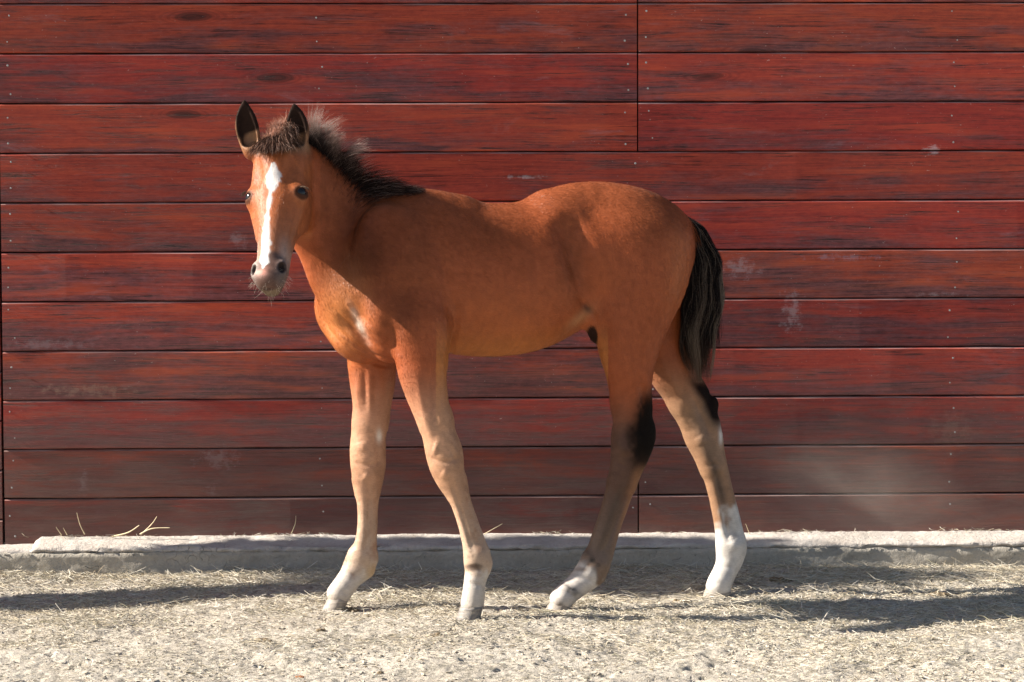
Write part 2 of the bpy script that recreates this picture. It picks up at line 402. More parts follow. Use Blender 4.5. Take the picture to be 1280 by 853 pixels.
# base: profile as (distance in front of the wall plane, height)
D0 = CURB_D; ZF, ZB = 0.060, 0.078
bprof = [(-0.04, -0.06), (D0+0.012, -0.06)] + [(D0+0.010-0.004*t, -0.03+0.085*t) for t in np.linspace(0.1, 1, 7)] + [(D0-0.03, ZF-0.002), (0.05, ZF+0.004), (-0.04, ZF+0.004)]
footing_part('footing_face', -4.2, 4.2, bprof, M_BASE, 3.0, 0.0045)
cprof = [(-0.035, ZF-0.01), (D0-0.012, ZF-0.01), (D0+0.004, ZF-0.003), (D0+0.005, ZF+0.002), (D0+0.001, ZF+0.007), (D0-0.006, ZF+0.0095), (D0*0.75, ZF+0.015), (D0*0.5, ZF+0.021), (D0*0.25, ZF+0.026), (0.0, ZB+0.013), (-0.035, ZB+0.013)]
footing_part('mortar_ledge', XE, 4.2, cprof, M_CAP, 8.0, 0.0055, 0.008)
lprof = [(-0.035, 0.03), (D0-0.012, ZF-0.012), (D0+0.003, ZF-0.006), (D0*0.7, ZF+0.003), (D0*0.3, ZF+0.006), (-0.035, ZF+0.006)]
footing_part('broken_ledge', -4.2, XE+0.01, lprof, M_CAP, 5.0, 0.007)
print('footing', time.time()-T0)
# ------------------------------------------------------------------ foal: implicit body
HV = 0.0033
LO = np.array([-0.70, 5.56, -0.005]); HI = np.array([0.64, 6.40, 1.295])
DIM = np.ceil((HI-LO)/HV).astype(int)+1
BIG = np.float32(0.25)
SD = np.full(DIM, BIG, dtype=np.float32)
AX = [(LO[i]+HV*np.arange(DIM[i])).astype(np.float32) for i in range(3)]
def bbox(lo, hi):
    a = np.clip(np.floor((lo-LO)/HV).astype(int), 0, DIM-1); b = np.clip(np.ceil((hi-LO)/HV).astype(int)+1, 1, DIM)
    return tuple(slice(a[i], b[i]) for i in range(3))
def grid(sl): return AX[0][sl[0]][:, None, None], AX[1][sl[1]][None, :, None], AX[2][sl[2]][None, None, :]
def smin(a, b, k):
    h = np.maximum(k-np.abs(a-b), 0)/k
    return np.minimum(a, b)-h*h*k*0.25
def comb(sl, d, k, op='add'):
    if op == 'add': SD[sl] = smin(SD[sl], d, k)
    else: SD[sl] = -smin(-SD[sl], d, k)
def unit(v): v = np.asarray(v, float); return v/np.linalg.norm(v)
def ell(c, r, axes=None, k=0.02, op='add'):
    c = np.asarray(c, float); r = np.asarray(r, float)
    A = np.eye(3) if axes is None else np.asarray(axes, float)      # rows = axes
    ext = np.sqrt(((A*r[:, None])**2).sum(0))+k+0.012
    sl = bbox(c-ext, c+ext); x, y, z = grid(sl); x = x-c[0]; y = y-c[1]; z = z-c[2]
    s0 = 0; s1 = 0
    for i in range(3):
        q = x*A[i, 0]+y*A[i, 1]+z*A[i, 2]
        s0 = s0+(q/r[i])**2; s1 = s1+(q/(r[i]*r[i]))**2
    k0 = np.sqrt(s0); k1 = np.sqrt(s1)+1e-6
    comb(sl, (k0*(k0-1)/k1).astype(np.float32), k, op)
def catmull(A, n):
    A = np.asarray(A, float); m = len(A)
    if m < 3: n = max(n, 1)
    out = []
    for i in range(m-1):
        p0 = A[max(i-1, 0)]; p1 = A[i]; p2 = A[i+1]; p3 = A[min(i+2, m-1)]
        for t in np.linspace(0, 1, n, endpoint=False):
            out.append(0.5*((2*p1)+(-p0+p2)*t+(2*p0-5*p1+4*p2-p3)*t*t+(-p0+3*p1-3*p2+p3)*t**3))
    out.append(A[-1]); return np.array(out)
def tube(S, k=0.02, n=4, w=(0, 1, 0), cap=0.9, op='add'):
    """S rows: x,y,z,ru,rw ; w is roughly the side axis"""
    S = catmull(S, n); S[:, 3:] = np.maximum(S[:, 3:], 0.002)
    w = np.asarray(w, float)
    rm = S[:, 3:].max()+k+0.012
    lo = S[:, :3].min(0)-rm; hi = S[:, :3].max(0)+rm
    SL = bbox(lo, hi); sub = np.full([s.stop-s.start for s in SL], BIG, dtype=np.float32)
    for i in range(len(S)-1):
        a, b = S[i], S[i+1]; rr = max(a[3:].max(), b[3:].max())+k+0.012
        sl = bbox(np.minimum(a[:3], b[:3])-rr, np.maximum(a[:3], b[:3])+rr)
        x, y, z = grid(sl)
        ab = b[:3]-a[:3]; L2 = ab@ab; L = math.sqrt(L2); ta = ab/L
        wv = unit(w-(w@ta)*ta); uv = np.cross(wv, ta)
        x = x-a[0]; y = y-a[1]; z = z-a[2]
        al = x*ta[0]+y*ta[1]+z*ta[2]
        t = np.clip(al/L, 0, 1)
        qa = al-t*L; qu = x*uv[0]+y*uv[1]+z*uv[2]; qw = x*wv[0]+y*wv[1]+z*wv[2]
        ru = a[3]+(b[3]-a[3])*t; rw = a[4]+(b[4]-a[4])*t; ra = np.minimum(ru, rw)*cap
        s0 = (qu/ru)**2+(qw/rw)**2+(qa/ra)**2
        s1 = (qu/ru**2)**2+(qw/rw**2)**2+(qa/ra**2)**2
        k0 = np.sqrt(s0); d = (k0*(k0-1)/(np.sqrt(s1)+1e-6)).astype(np.float32)
        loc = tuple(slice(sl[j].start-SL[j].start, sl[j].stop-SL[j].start) for j in range(3))
        sub[loc] = np.minimum(sub[loc], d)
    comb(SL, sub, k, op)
def T(rows_):      # rows: px,py,Y,ru_px,rw_px
    return [(*P(a, b, Y), mpx(ru, Y), mpx(rw, Y)) for (a, b, Y, ru, rw) in rows_]
def limb(rows_):   # rows: xl,xr,y,Y,rw_px  -> in-plane radius from the two outlines
    cs = np.array([((a+b)/2, y) for (a, b, y, Y, rw) in rows_], float); out = []
    for i, (a, b, y, Y, rw) in enumerate(rows_):
        d = cs[min(i+1, len(cs)-1)]-cs[max(i-1, 0)]; cosv = abs(d[1])/np.linalg.norm(d)
        out.append((*P(cs[i][0], cs[i][1], Y), mpx((b-a)/2*cosv-0.5, Y), mpx(rw, Y)))
    return out

# body axis runs back into the picture a little
BW = unit((-0.26, 1, 0))      # side axis of the trunk (towards the far side)
# trunk
tube(T([(455, 392, 6.000, 58, 46), (485, 362, 5.985, 88, 56), (520, 344, 5.985, 100, 62), (560, 345, 6.01, 97, 64), (605, 350, 6.04, 96, 70),
        (650, 347, 6.07, 94, 72), (693, 331, 6.10, 87, 70), (726, 315, 6.12, 76, 66), (770, 314, 6.145, 80, 66), (805, 312, 6.17, 68, 58), (826, 315, 6.18, 52, 46)]),
     k=0.03, n=7, w=BW)
# withers ridge and croup
tube(T([(470, 262, 5.97, 26, 22), (520, 266, 5.985, 25, 20), (570, 275, 6.01, 26, 22)]), k=0.05, n=3, w=BW)
tube(T([(690, 268, 6.10, 30, 30), (735, 262, 6.12, 32, 34), (785, 275, 6.15, 33, 34), (828, 288, 6.175, 26, 26)]), k=0.045, n=3, w=BW)
# tail dock
tube(T([(835, 278, 6.19, 17, 17), (856, 284, 6.205, 11, 12), (869, 303, 6.21, 9, 10), (875, 340, 6.21, 6, 7)]), k=0.02, n=3)
# haunches near and far: thigh, stifle
for s_, Yo in ((-1, -0.055), (1, 0.085)):
    ell(P(790, 318, 6.17+Yo), (mpx(74, 6.1), mpx(54, 6.1), mpx(76, 6.1)), (unit((1, 0.2, 0)), BW, (0, 0, 1)), 0.035)
tube(T([(800, 300, 6.105, 66, 48), (797, 345, 6.095, 64, 50), (790, 382, 6.09, 55, 46), (787, 415, 6.085, 44, 40), (786, 440, 6.082, 37, 35), (786.5, 460, 6.08, 31, 31),
        (788, 490, 6.08, 26, 25), (789, 512, 6.08, 24.5, 21)]), k=0.022, n=4)
# point of hip, hollow of flank
ell(P(700, 272, 6.050), (0.034, 0.022, 0.030), None, 0.06)
tube(T([(712, 288, 5.980, 7, 5), (722, 325, 5.978, 8, 6), (733, 358, 5.980, 7, 6), (738, 380, 5.992, 4, 5)]), k=0.05, n=4, op='sub')
tube(T([(565, 398, 5.905, 3.5, 8), (566, 418, 5.90, 4.5, 10), (564, 438, 5.90, 4.5, 10), (560, 450, 5.90, 4, 9)]), k=0.012, n=4, op='sub')
# stifle fold
tube(T([(730, 368, 6.055, 20, 16), (744, 388, 6.06, 17, 14), (755, 414, 6.07, 15, 14)]), k=0.025, n=3)
# near hind leg
tube(limb([(762.5, 815, 500, 6.08, 21), (766, 816, 522, 6.08, 19), (763, 820.5, 545, 6.08, 18.5), (761.5, 813, 567, 6.08, 17.5), (760, 801, 592, 6.08, 15.5), (757, 797, 606, 6.08, 14)]), k=0.014, n=4)
tube(limb([(771, 796, 548, 6.08, 13), (768, 792, 570, 6.08, 13.5), (759.5, 787, 600, 6.08, 12.8), (751.5, 778, 630, 6.078, 12.2), (740.5, 766, 664, 6.075, 12.6), (730, 755, 694, 6.072, 13)]), k=0.010, n=4)
tube(limb([(795, 818, 546, 6.08, 10.5), (788, 811, 570, 6.08, 9.5), (777, 799, 600, 6.08, 8.5), (768, 787.5, 630, 6.078, 8.6), (755.5, 775.5, 665, 6.075, 9), (744, 768, 694, 6.072, 9.5)]), k=0.008, n=4)
tube(T([(745, 703, 6.07, 19.5, 16), (736, 718, 6.068, 19, 16.5), (722, 731, 6.06, 15.5, 15.5), (708, 743, 6.05, 15, 16), (701, 750, 6.045, 15, 16)]), k=0.014, n=4)
ell(P(748, 722, 6.07), (0.016, 0.014, 0.014), None, 0.012)
# point of hock and its bones
ell(P(811, 537, 6.08), (0.013, 0.015, 0.022), None, 0.012)
ell(P(781, 556, 6.055), (0.022, 0.014, 0.022), None, 0.015)
# far hind leg
tube(T([(806, 360, 6.255, 58, 40), (812, 400, 6.265, 45, 38), (826, 432, 6.27, 36, 32), (840, 462, 6.275, 31, 28), (851, 482, 6.28, 28, 24), (862, 500, 6.28, 27, 20)]), k=0.02, n=4)
tube(limb([(829, 884, 500, 6.28, 20), (845, 902, 527, 6.28, 18.5), (853, 904, 545, 6.28, 18), (864, 905.5, 566, 6.28, 17), (873, 909, 586, 6.28, 15)]), k=0.014, n=4)
tube(limb([(862, 890, 548, 6.28, 13), (869, 895, 570, 6.28, 13.5), (881, 906, 606, 6.28, 12.4), (889, 914, 640, 6.282, 12), (894, 921, 672, 6.285, 13), (897, 925, 692, 6.288, 13)]), k=0.010, n=4)
tube(limb([(882, 904, 546, 6.28, 10), (888, 907.5, 570, 6.28, 9.5), (897, 915.5, 606, 6.28, 8.6), (906, 924, 640, 6.282, 8.6), (913, 931.5, 672, 6.285, 9.5), (914, 932, 688, 6.288, 10)]), k=0.008, n=4)
tube(T([(914, 680, 6.286, 18.5, 16), (913, 697, 6.288, 17.5, 16), (907, 713, 6.28, 15, 15), (900, 728, 6.27, 15.5, 16), (898, 734, 6.268, 16, 16)]), k=0.014, n=4)
ell(P(891, 506, 6.28), (0.016, 0.015, 0.022), None, 0.014)
# shoulders
ell(P(500, 345, 5.905), (mpx(52, 5.9), mpx(30, 5.9), mpx(92, 5.9)), (unit((1, 0.15, 0.35)), BW, unit((-0.35, 0, 1))), 0.035)
ell(P(528, 405, 5.888), (mpx(37, 5.9), mpx(27, 5.9), mpx(50, 5.9)), (unit((1, 0, 0.1)), BW, unit((-0.1, 0, 1))), 0.016)
ell(P(484, 388, 5.893), (mpx(30, 5.9), mpx(29, 5.9), mpx(44, 5.9)), None, 0.022)
ell(P(430, 382, 6.025), (mpx(37, 6), mpx(32, 6), mpx(48, 6)), None, 0.022)
ell(P(475, 380, 6.08), (mpx(62, 6), mpx(26, 6), mpx(80, 6)), (unit((1, 0.2, 0)), BW, (0, 0, 1)), 0.03)
# breast between the legs, with the folds of loose skin
ell(P(456, 416, 5.985), (mpx(44, 6), mpx(38, 6), mpx(38, 6)), None, 0.03)
ell(P(488, 428, 5.925), (mpx(24, 6), mpx(20, 6), mpx(26, 6)), None, 0.03)
# near foreleg
tube(T([(526, 405, 5.885, 36, 27), (526, 432, 5.88, 35.5, 27), (527.5, 452, 5.878, 33, 26), (529, 473, 5.876, 29.5, 24), (537, 505, 5.874, 24.5, 21), (545, 528, 5.872, 22.5, 19.5)]), k=0.02, n=4)
tube(limb([(521, 566, 522, 5.872, 19), (526, 571.5, 543, 5.87, 19), (530.5, 580, 566, 5.87, 20), (536, 581.5, 584, 5.87, 19.5), (545, 583, 602, 5.87, 16.5), (556, 586, 618, 5.87, 13)]), k=0.012, n=4)
tube(limb([(549, 574, 598, 5.87, 13.5), (561, 583, 626, 5.87, 12.5), (571.5, 592, 656, 5.87, 12), (578, 600, 686, 5.87, 13), (580.5, 603, 704, 5.87, 14)]), k=0.009, n=4)
tube(limb([(565, 584.5, 598, 5.87, 9.5), (574, 590, 626, 5.87, 8.6), (583.5, 600, 656, 5.87, 8.8), (590, 610, 684, 5.87, 10), (594, 613, 702, 5.87, 11)]), k=0.008, n=4)
tube(T([(597, 694, 5.87, 16, 16), (597.5, 709, 5.87, 16.5, 16), (594, 725, 5.865, 14, 14.5), (592, 742, 5.86, 14.2, 15), (590.5, 755, 5.857, 15, 15.5)]), k=0.012, n=4)
ell(P(608, 706, 5.872), (0.012, 0.014, 0.016), None, 0.012)
# far foreleg
tube(T([(468, 400, 6.05, 36, 27), (467, 425, 6.055, 34, 27), (465, 448, 6.058, 31.5, 25), (465.5, 475, 6.06, 29, 23), (465, 505, 6.06, 24.5, 20), (463, 530, 6.06, 22, 19)]), k=0.016, n=4)
tube(limb([(441, 486, 522, 6.06, 19), (438, 483, 545, 6.06, 19), (436.5, 483, 564, 6.06, 19.5), (437.5, 483, 582, 6.06, 19), (440, 479, 600, 6.06, 16), (443, 475, 616, 6.06, 13)]), k=0.012, n=4)
tube(limb([(440, 463, 600, 6.06, 13.5), (445.5, 467, 628, 6.06, 12.5), (446, 467, 656, 6.062, 12.2), (442.5, 464, 680, 6.065, 13), (437.5, 461, 698, 6.07, 13.5)]), k=0.009, n=4)
tube(limb([(456, 479, 598, 6.06, 9.5), (459, 474, 628, 6.06, 8.6), (457, 472.5, 656, 6.062, 8.8), (452, 472, 682, 6.065, 10), (448, 472, 698, 6.07, 11)]), k=0.008, n=4)
tube(T([(453, 696, 6.068, 19.5, 16), (448, 709, 6.068, 19.5, 16.5), (438, 722, 6.055, 15.5, 15.5), (428, 736, 6.04, 15, 16), (423, 743, 6.036, 15.5, 16)]), k=0.014, n=4)
ell(P(461, 714, 6.07), (0.014, 0.014, 0.014), None, 0.012)
# sheath
tube(T([(722, 396, 6.09, 12, 18), (735, 409, 6.075, 5, 7), (741, 424, 6.07, 2.6, 4)]), k=0.012, n=3)
# neck
tube(T([(478, 338, 5.975, 88, 48), (452, 310, 5.975, 82, 37), (424, 279, 5.96, 67, 31), (398, 250, 5.94, 58, 30), (374, 224, 5.915, 47, 31), (357, 208, 5.885, 38, 33)]), k=0.03, n=9, w=unit((-0.3, 1, 0)))
print('trunk sdf', time.time()-T0)

# head in its own frame: S down the face, Wd to the foal's left (picture right), F out of the forehead
HL = unit((-0.018, -math.sin(R(27)), -math.cos(R(27)))); F0 = np.array([-0.22, -math.cos(R(27)), math.sin(R(27))])
HF = unit(F0-(F0@HL)*HL); HW = unit(np.cross(HF, HL)); HO = P(343, 172, 5.83)
HA = (HW, HF, HL)
def hp(w, f, s): return HO+HW*w+HF*f+HL*s
def hell(w, f, s, r, k=0.015, op='add', axes=None):
    ell(hp(w, f, s), r, HA if axes is None else axes, k, op)
# dorsal tube: rows s, halfwidth, halfthick
rowsH = [(0.045, 0.055, 0.052), (0.085, 0.067, 0.060), (0.125, 0.0725, 0.062), (0.155, 0.0665, 0.060), (0.19, 0.0555, 0.056), (0.23, 0.0455, 0.050), (0.27, 0.039, 0.044), (0.31, 0.037, 0.040), (0.345, 0.0385, 0.037), (0.372, 0.033, 0.032)]
tube([(*hp(0, -ht-0.002-(0.006 if s_ < 0.06 else 0), s_), ht, hw) for (s_, hw, ht) in rowsH], k=0.02, n=4, w=HW, cap=0.75)
hell(0, -0.062, 0.055, (0.058, 0.062, 0.062), 0.03)
hell(0, -0.075, -0.002, (0.040, 0.045, 0.042), 0.03)
# cheeks and jaw
for sg in (-1, 1):
    hell(sg*0.036, -0.112, 0.135, (0.024, 0.058, 0.068), 0.03)
    tube([(*hp(sg*0.060, -0.052, 0.155), 0.007, 0.008), (*hp(sg*0.050, -0.052, 0.20), 0.006, 0.007), (*hp(sg*0.040, -0.05, 0.245), 0.004, 0.005)], k=0.02, n=3, w=HW)   # facial crest
    hell(sg*0.050, -0.004, 0.090, (0.010, 0.005, 0.016), 0.035, 'sub')     # hollow above the eye
tube([(*hp(0, -0.125, 0.12), 0.04, 0.038), (*hp(0, -0.105, 0.20), 0.03, 0.034), (*hp(0, -0.085, 0.27), 0.022, 0.028), (*hp(0, -0.07, 0.33), 0.019, 0.024)], k=0.03, n=3, w=HW)
# muzzle: upper lip, nostrils, lower lip, chin
hell(0, -0.022, 0.362, (0.033, 0.024, 0.027), 0.016)
hell(0, -0.060, 0.368, (0.023, 0.019, 0.019), 0.010)
hell(0, -0.054, 0.388, (0.017, 0.013, 0.009), 0.010)
for sg in (-1, 1):
    hell(sg*0.0335, -0.020, 0.345, (0.0105, 0.016, 0.021), 0.012)
tube([(*hp(-0.03, -0.052, 0.376), 0.0028, 0.0028), (*hp(0, -0.024, 0.392), 0.0028, 0.0028), (*hp(0.03, -0.052, 0.376), 0.0028, 0.0028)], k=0.006, n=6, w=HW, op='sub')
na = {}
for sg in (-1, 1):
    A = (unit(HW*sg*0.55+HF*0.85), unit(HW*0.85-HF*sg*0.55), HL)
    ell(hp(sg*0.0350, -0.010, 0.346), (0.013, 0.0068, 0.0135), A, 0.005, 'sub')
# eye sockets and lids
EYE_R = 0.0165
eyes = []
for sg in (-1, 1):
    c = hp(sg*0.0588, -0.037, 0.139)
    dirv = unit(HW*sg*0.80+HF*0.62-HL*0.04)
    ell(c-dirv*0.0015, (EYE_R+0.0020,)*3, None, 0.022)                                   # lid mass round the ball
    sl_ = unit(np.cross(HL, dirv)); up_ = np.cross(dirv, sl_)
    ell(c+dirv*0.0150, (0.0145, 0.0066, 0.012), (unit(sl_+0.25*sg*up_), unit(up_-0.25*sg*sl_), dirv), 0.0035, 'sub')
    eyes.append((c, dirv, sg))
# ears
ears = []
for (bx, by, tx, ty, lean) in ((316, 190, 305.5, 126, -1), (371, 190, 367.5, 130, 1)):
    Yb = 5.865
    mid = [(0, 12, 11.5), (0.22, 13.8, 11.5), (0.45, 15.0, 10), (0.66, 13, 8), (0.84, 8.2, 5.5), (0.95, 3.8, 3.5), (1.0, 1.8, 2.2)]
    rows_ = []; cav = []
    for (t, a, b) in mid:
        bow = 4.5*lean*math.sin(math.pi*t)
        px_ = bx+(tx-bx)*t+bow*0.5; py_ = by+(ty-by)*t
        rows_.append((px_, py_, Yb-0.005*t, a, b))
        if 0.1 < t < 0.97: cav.append((px_-0.8, py_, Yb-0.005*t-0.0125, max(a*0.72, 1.6), max(b*0.80, 1.8)))
    tube(T(rows_), k=0.018, n=4)
    tube(T(cav), k=0.005, n=4, op='sub')
    ears.append((bx, by, tx, ty))
print('head sdf', time.time()-T0)

# ------------------------------------------------------------------ surface nets
def surface_nets(D):
    ins = D < 0
    cnt = np.zeros([n-1 for n in D.shape], dtype=np.uint8)
    for dx in (0, 1):
        for dy in (0, 1):
            for dz_ in (0, 1):
                cnt += ins[dx:dx+cnt.shape[0], dy:dy+cnt.shape[1], dz_:dz_+cnt.shape[2]]
    cells = np.argwhere((cnt > 0) & (cnt < 8))
    idm = np.full(cnt.shape, -1, dtype=np.int32)
    idm[tuple(cells.T)] = np.arange(len(cells))
    acc = np.zeros((len(cells), 3)); num = np.zeros(len(cells))
    cor = [(0, 0, 0), (1, 0, 0), (0, 1, 0), (1, 1, 0), (0, 0, 1), (1, 0, 1), (0, 1, 1), (1, 1, 1)]
    vals = [D[tuple((cells+c).T)] for c in cor]
    for a in range(8):
        for b in range(a+1, 8):
            df = [cor[b][i]-cor[a][i] for i in range(3)]
            if sum(map(abs, df)) != 1: continue
            va, vb = vals[a], vals[b]; m = (va < 0) != (vb < 0)
            t = np.where(m, va/np.where(m, va-vb, 1), 0)
            p = np.array(cor[a])[None]+t[:, None]*np.array(df)[None]
            acc[m] += p[m]; num[m] += 1
    V = LO+(cells+acc/num[:, None])*HV
    F = []
    for ax_ in range(3):
        o1, o2 = [(1, 2), (2, 0), (0, 1)][ax_]
        sh = list(ins.shape); s0 = [slice(None)]*3; s1 = [slice(None)]*3; s0[ax_] = slice(0, -1); s1[ax_] = slice(1, None)
        a = ins[tuple(s0)]; b = ins[tuple(s1)]
        e = np.argwhere(a != b); flip = a[tuple(e.T)]
        ok = (e[:, o1] > 0) & (e[:, o2] > 0) & (e[:, o1] < cnt.shape[o1]) & (e[:, o2] < cnt.shape[o2]); e = e[ok]; flip = flip[ok]
        def g(d1, d2):
            q = e.copy(); q[:, o1] -= d1; q[:, o2] -= d2; return idm[tuple(q.T)]
        q = np.stack([g(1, 1), g(0, 1), g(0, 0), g(1, 0)], -1)
        q[~flip] = q[~flip][:, ::-1]; F.append(q)
    return V, np.concatenate(F)
BV, BF = surface_nets(SD)
del SD
# one light smoothing pass
def smooth(V, F, it=2, lam=0.5):
    ed = np.concatenate([F[:, [0, 1]], F[:, [1, 2]], F[:, [2, 3]], F[:, [3, 0]]])
    n = len(V)
    for _ in range(it):
        s_ = np.stack([np.bincount(ed[:, 0], V[ed[:, 1], i], n)+np.bincount(ed[:, 1], V[ed[:, 0], i], n) for i in range(3)], -1)
        c = np.bincount(ed[:, 0], minlength=n)+np.bincount(ed[:, 1], minlength=n)
        V = V+lam*(s_/np.maximum(c, 1)[:, None]-V)
    return V
BV = smooth(BV, BF, 5, 0.5)
print('body verts', len(BV), time.time()-T0)
# vertex normals
fn = np.cross(BV[BF[:, 2]]-BV[BF[:, 0]], BV[BF[:, 3]]-BV[BF[:, 1]])
VN = np.stack([sum(np.bincount(BF[:, j], fn[:, i], len(BV)) for j in range(4)) for i in range(3)], -1)
VN /= np.linalg.norm(VN, axis=1)[:, None]+1e-12

# relief of tendons, muscle borders, veins and skin folds: (pixel path, width px, height mm, nearest Y, farthest Y)
RELIEF = [
 ([(548, 452), (541, 500), (547, 538)], 5, -2.2, 5.7, 5.96), ([(520, 470), (530, 520), (540, 548)], 4, 1.3, 5.7, 5.96), ([(537, 572), (556, 578), (576, 572)], 3, -1.4, 5.7, 5.96),
 ([(541, 560), (548, 562)], 7, 2.2, 5.7, 5.96), ([(552, 590), (560, 596)], 6, 2.0, 5.7, 5.96), ([(566, 604), (578, 645), (591, 688)], 2.8, -2.6, 5.7, 5.96), ([(560, 556), (572, 580)], 3.5, -1.6, 5.7, 5.96),
 ([(584, 706), (604, 716)], 3, -1.2, 5.7, 5.96), ([(586, 728), (603, 733)], 3, -1.3, 5.7, 5.96),
 ([(455, 462), (457, 512)], 3, -1.32, 5.96, 6.2), ([(462, 462), (463, 516)], 3, 1.1, 5.96, 6.2), ([(470, 466), (469, 512)], 3, -1.21, 5.96, 6.2), ([(447, 470), (447, 520)], 4, 1.4, 5.96, 6.2),
 ([(452, 552), (454, 566)], 8, 2.2, 5.96, 6.2), ([(444, 578), (460, 582), (478, 576)], 3, -1.5, 5.96, 6.2), ([(455, 592), (460, 600)], 6, 2.0, 5.96, 6.2), ([(473, 545), (474, 590)], 3.5, -1.8, 5.96, 6.2),
 ([(461, 606), (461, 650), (457, 690)], 2.8, -2.4, 5.96, 6.2), ([(436, 716), (452, 722)], 3.5, -1.4, 5.96, 6.2), ([(426, 738), (436, 745)], 3, -1.3, 5.96, 6.2),
 ([(802, 478), (806, 512), (799, 545)], 6, -4.0, 5.9, 6.19), ([(770, 480), (775, 520), (776, 548)], 5, 1.5, 5.9, 6.19), ([(792, 590), (777, 636), (757, 688)], 3, -3.0, 5.9, 6.19), ([(775, 560), (787, 566)], 7, 2.4, 5.9, 6.19),
 ([(799, 556), (801, 578)], 3.5, -1.8, 5.9, 6.19), ([(770, 578), (784, 584)], 3, -1.2, 5.9, 6.19), ([(786, 440), (790, 470), (789, 500)], 8, 1.5, 5.9, 6.19), ([(724, 720), (742, 728)], 3, -1.2, 5.9, 6.19), ([(708, 738), (722, 750)], 3, -1.4, 5.9, 6.19),
 ([(866, 496), (880, 524), (888, 545)], 5, -3.4, 6.19, 6.4), ([(847, 508), (860, 540)], 5, 1.6, 6.19, 6.4), ([(874, 545), (880, 556)], 7, 2.4, 6.19, 6.4), ([(896, 592), (905, 640), (911, 676)], 3, -3.0, 6.19, 6.4),
 ([(884, 582), (898, 580)], 3, -1.3, 6.19, 6.4), ([(900, 706), (918, 712)], 3, -1.4, 6.19, 6.4), ([(915, 676), (922, 688)], 6, 1.8, 6.19, 6.4), ([(838, 470), (850, 498)], 6, 1.4, 6.19, 6.4),
 ([(861, 325), (851, 375), (830, 415)], 6, -2.6, 5.9, 6.25), ([(752, 405), (768, 440), (775, 470)], 9, -2.0, 5.9, 6.19), ([(748, 300), (752, 350), (756, 395)], 12, 2.5, 5.9, 6.19),
 ([(505, 256), (486, 300), (470, 345)], 14, -1.5, 5.7, 6.0), ([(562, 392), (565, 420), (563, 440), (557, 456)], 3.2, -4.5, 5.7, 6.14), ([(575, 400), (577, 430)], 6, 1.5, 5.7, 6.1), ([(545, 300), (560, 350), (566, 400)], 9, -3.5, 5.7, 6.02), ([(520, 262), (505, 310), (488, 350)], 9, 2.5, 5.7, 6.0), ([(408, 285), (428, 325), (452, 362)], 11, -4.0, 5.7, 6.0),
 ([(540, 268), (538, 300)], 7, -1.5, 5.7, 6.0), ([(500, 380), (520, 430)], 12, 2.0, 5.7, 6.0), ([(480, 395), (492, 425), (498, 445)], 6, -3.2, 5.7, 6.0),
 ([(404, 384), (425, 415), (462, 442), (490, 452)], 3, -3.0, 5.7, 6.14), ([(402, 396), (424, 428), (462, 452), (488, 459)], 2.6, -2.6, 5.7, 6.14), ([(414, 382), (438, 408), (476, 436)], 3, -2.6, 5.7, 6.14),
 ([(404, 378), (418, 402), (450, 430)], 3, 2.0, 5.7, 6.14), ([(434, 382), (455, 402), (484, 430)], 3, 2.0, 5.7, 6.14), ([(426, 405), (434, 420), (437, 436)], 4, -1.0, 5.7, 6.14), ([(446, 396), (456, 418)], 6, 2.5, 5.7, 6.14),
 ([(664, 300), (672, 345), (668, 390)], 8, -1.8, 5.8, 6.1), ([(636, 300), (644, 350), (642, 400)], 8, -1.0, 5.8, 6.1), ([(610, 300), (616, 350), (614, 400)], 8, -1.0, 5.8, 6.1), ([(585, 300), (590, 350), (588, 410)], 8, -1.0, 5.8, 6.1),
 ([(725, 375), (738, 387), (746, 402)], 3, -3.0, 5.8, 6.15), ([(700, 425), (722, 408), (738, 392)], 4, -2.0, 5.8, 6.15),
 ([(377, 255), (372, 280), (362, 300)], 5, -2.0, 5.5, 5.9), ([(365, 262), (361, 290), (358, 318)], 3, 1.5, 5.5, 5.9), ([(312, 262), (318, 292), (322, 318)], 3, -1.2, 5.5, 5.9), ([(352, 300), (351, 322)], 4, -1.4, 5.5, 5.9),
]
_px, _py = proj(BV); _dv = np.zeros(len(BV))
for (path_, w_, h_, ya, yb) in RELIEF:
    q = np.array(path_, float)
    if len(q) > 2: q = catmull(q, 6)
    m = (_px > q[:, 0].min()-3*w_)*(_px < q[:, 0].max()+3*w_)*(_py > q[:, 1].min()-3*w_)*(_py < q[:, 1].max()+3*w_)*(BV[:, 1] > ya)*(BV[:, 1] < yb)*(VN[:, 1] < 0.1)
    ii = np.nonzero(m)[0]; d2 = np.full(len(ii), 1e9); tg = np.zeros(len(ii))
    for k_, (a_, b_) in enumerate(zip(q[:-1], q[1:])):
        ab_ = b_-a_; t_ = np.clip(((_px[ii]-a_[0])*ab_[0]+(_py[ii]-a_[1])*ab_[1])/(ab_@ab_), 0, 1)
        dd_ = (_px[ii]-a_[0]-ab_[0]*t_)**2+(_py[ii]-a_[1]-ab_[1]*t_)**2; up_m = dd_ < d2
        d2[up_m] = dd_[up_m]; tg[up_m] = (k_+t_[up_m])/(len(q)-1)
    _dv[ii] += h_*0.001*(1.9 if q[:, 1].mean() > 445 else (2.0 if w_ < 3.5 and q[:, 0].mean() < 490 and q[:, 0].mean() > 400 else 1.35))*np.exp(-d2/(w_*w_))*np.sqrt(np.sin(np.pi*np.clip(tg, 0.02, 0.98)))*np.clip(-VN[ii, 1]*2+0.2, 0, 1)
BV = BV+VN*_dv[:, None]
BV = BV+VN*((0.0007*vnoise(_px+BV[:, 1]*500, _py, 0.09, 91)+0.0004*vnoise(_px+BV[:, 1]*500, _py, 0.22, 92))*(1+0*_px))[:, None]
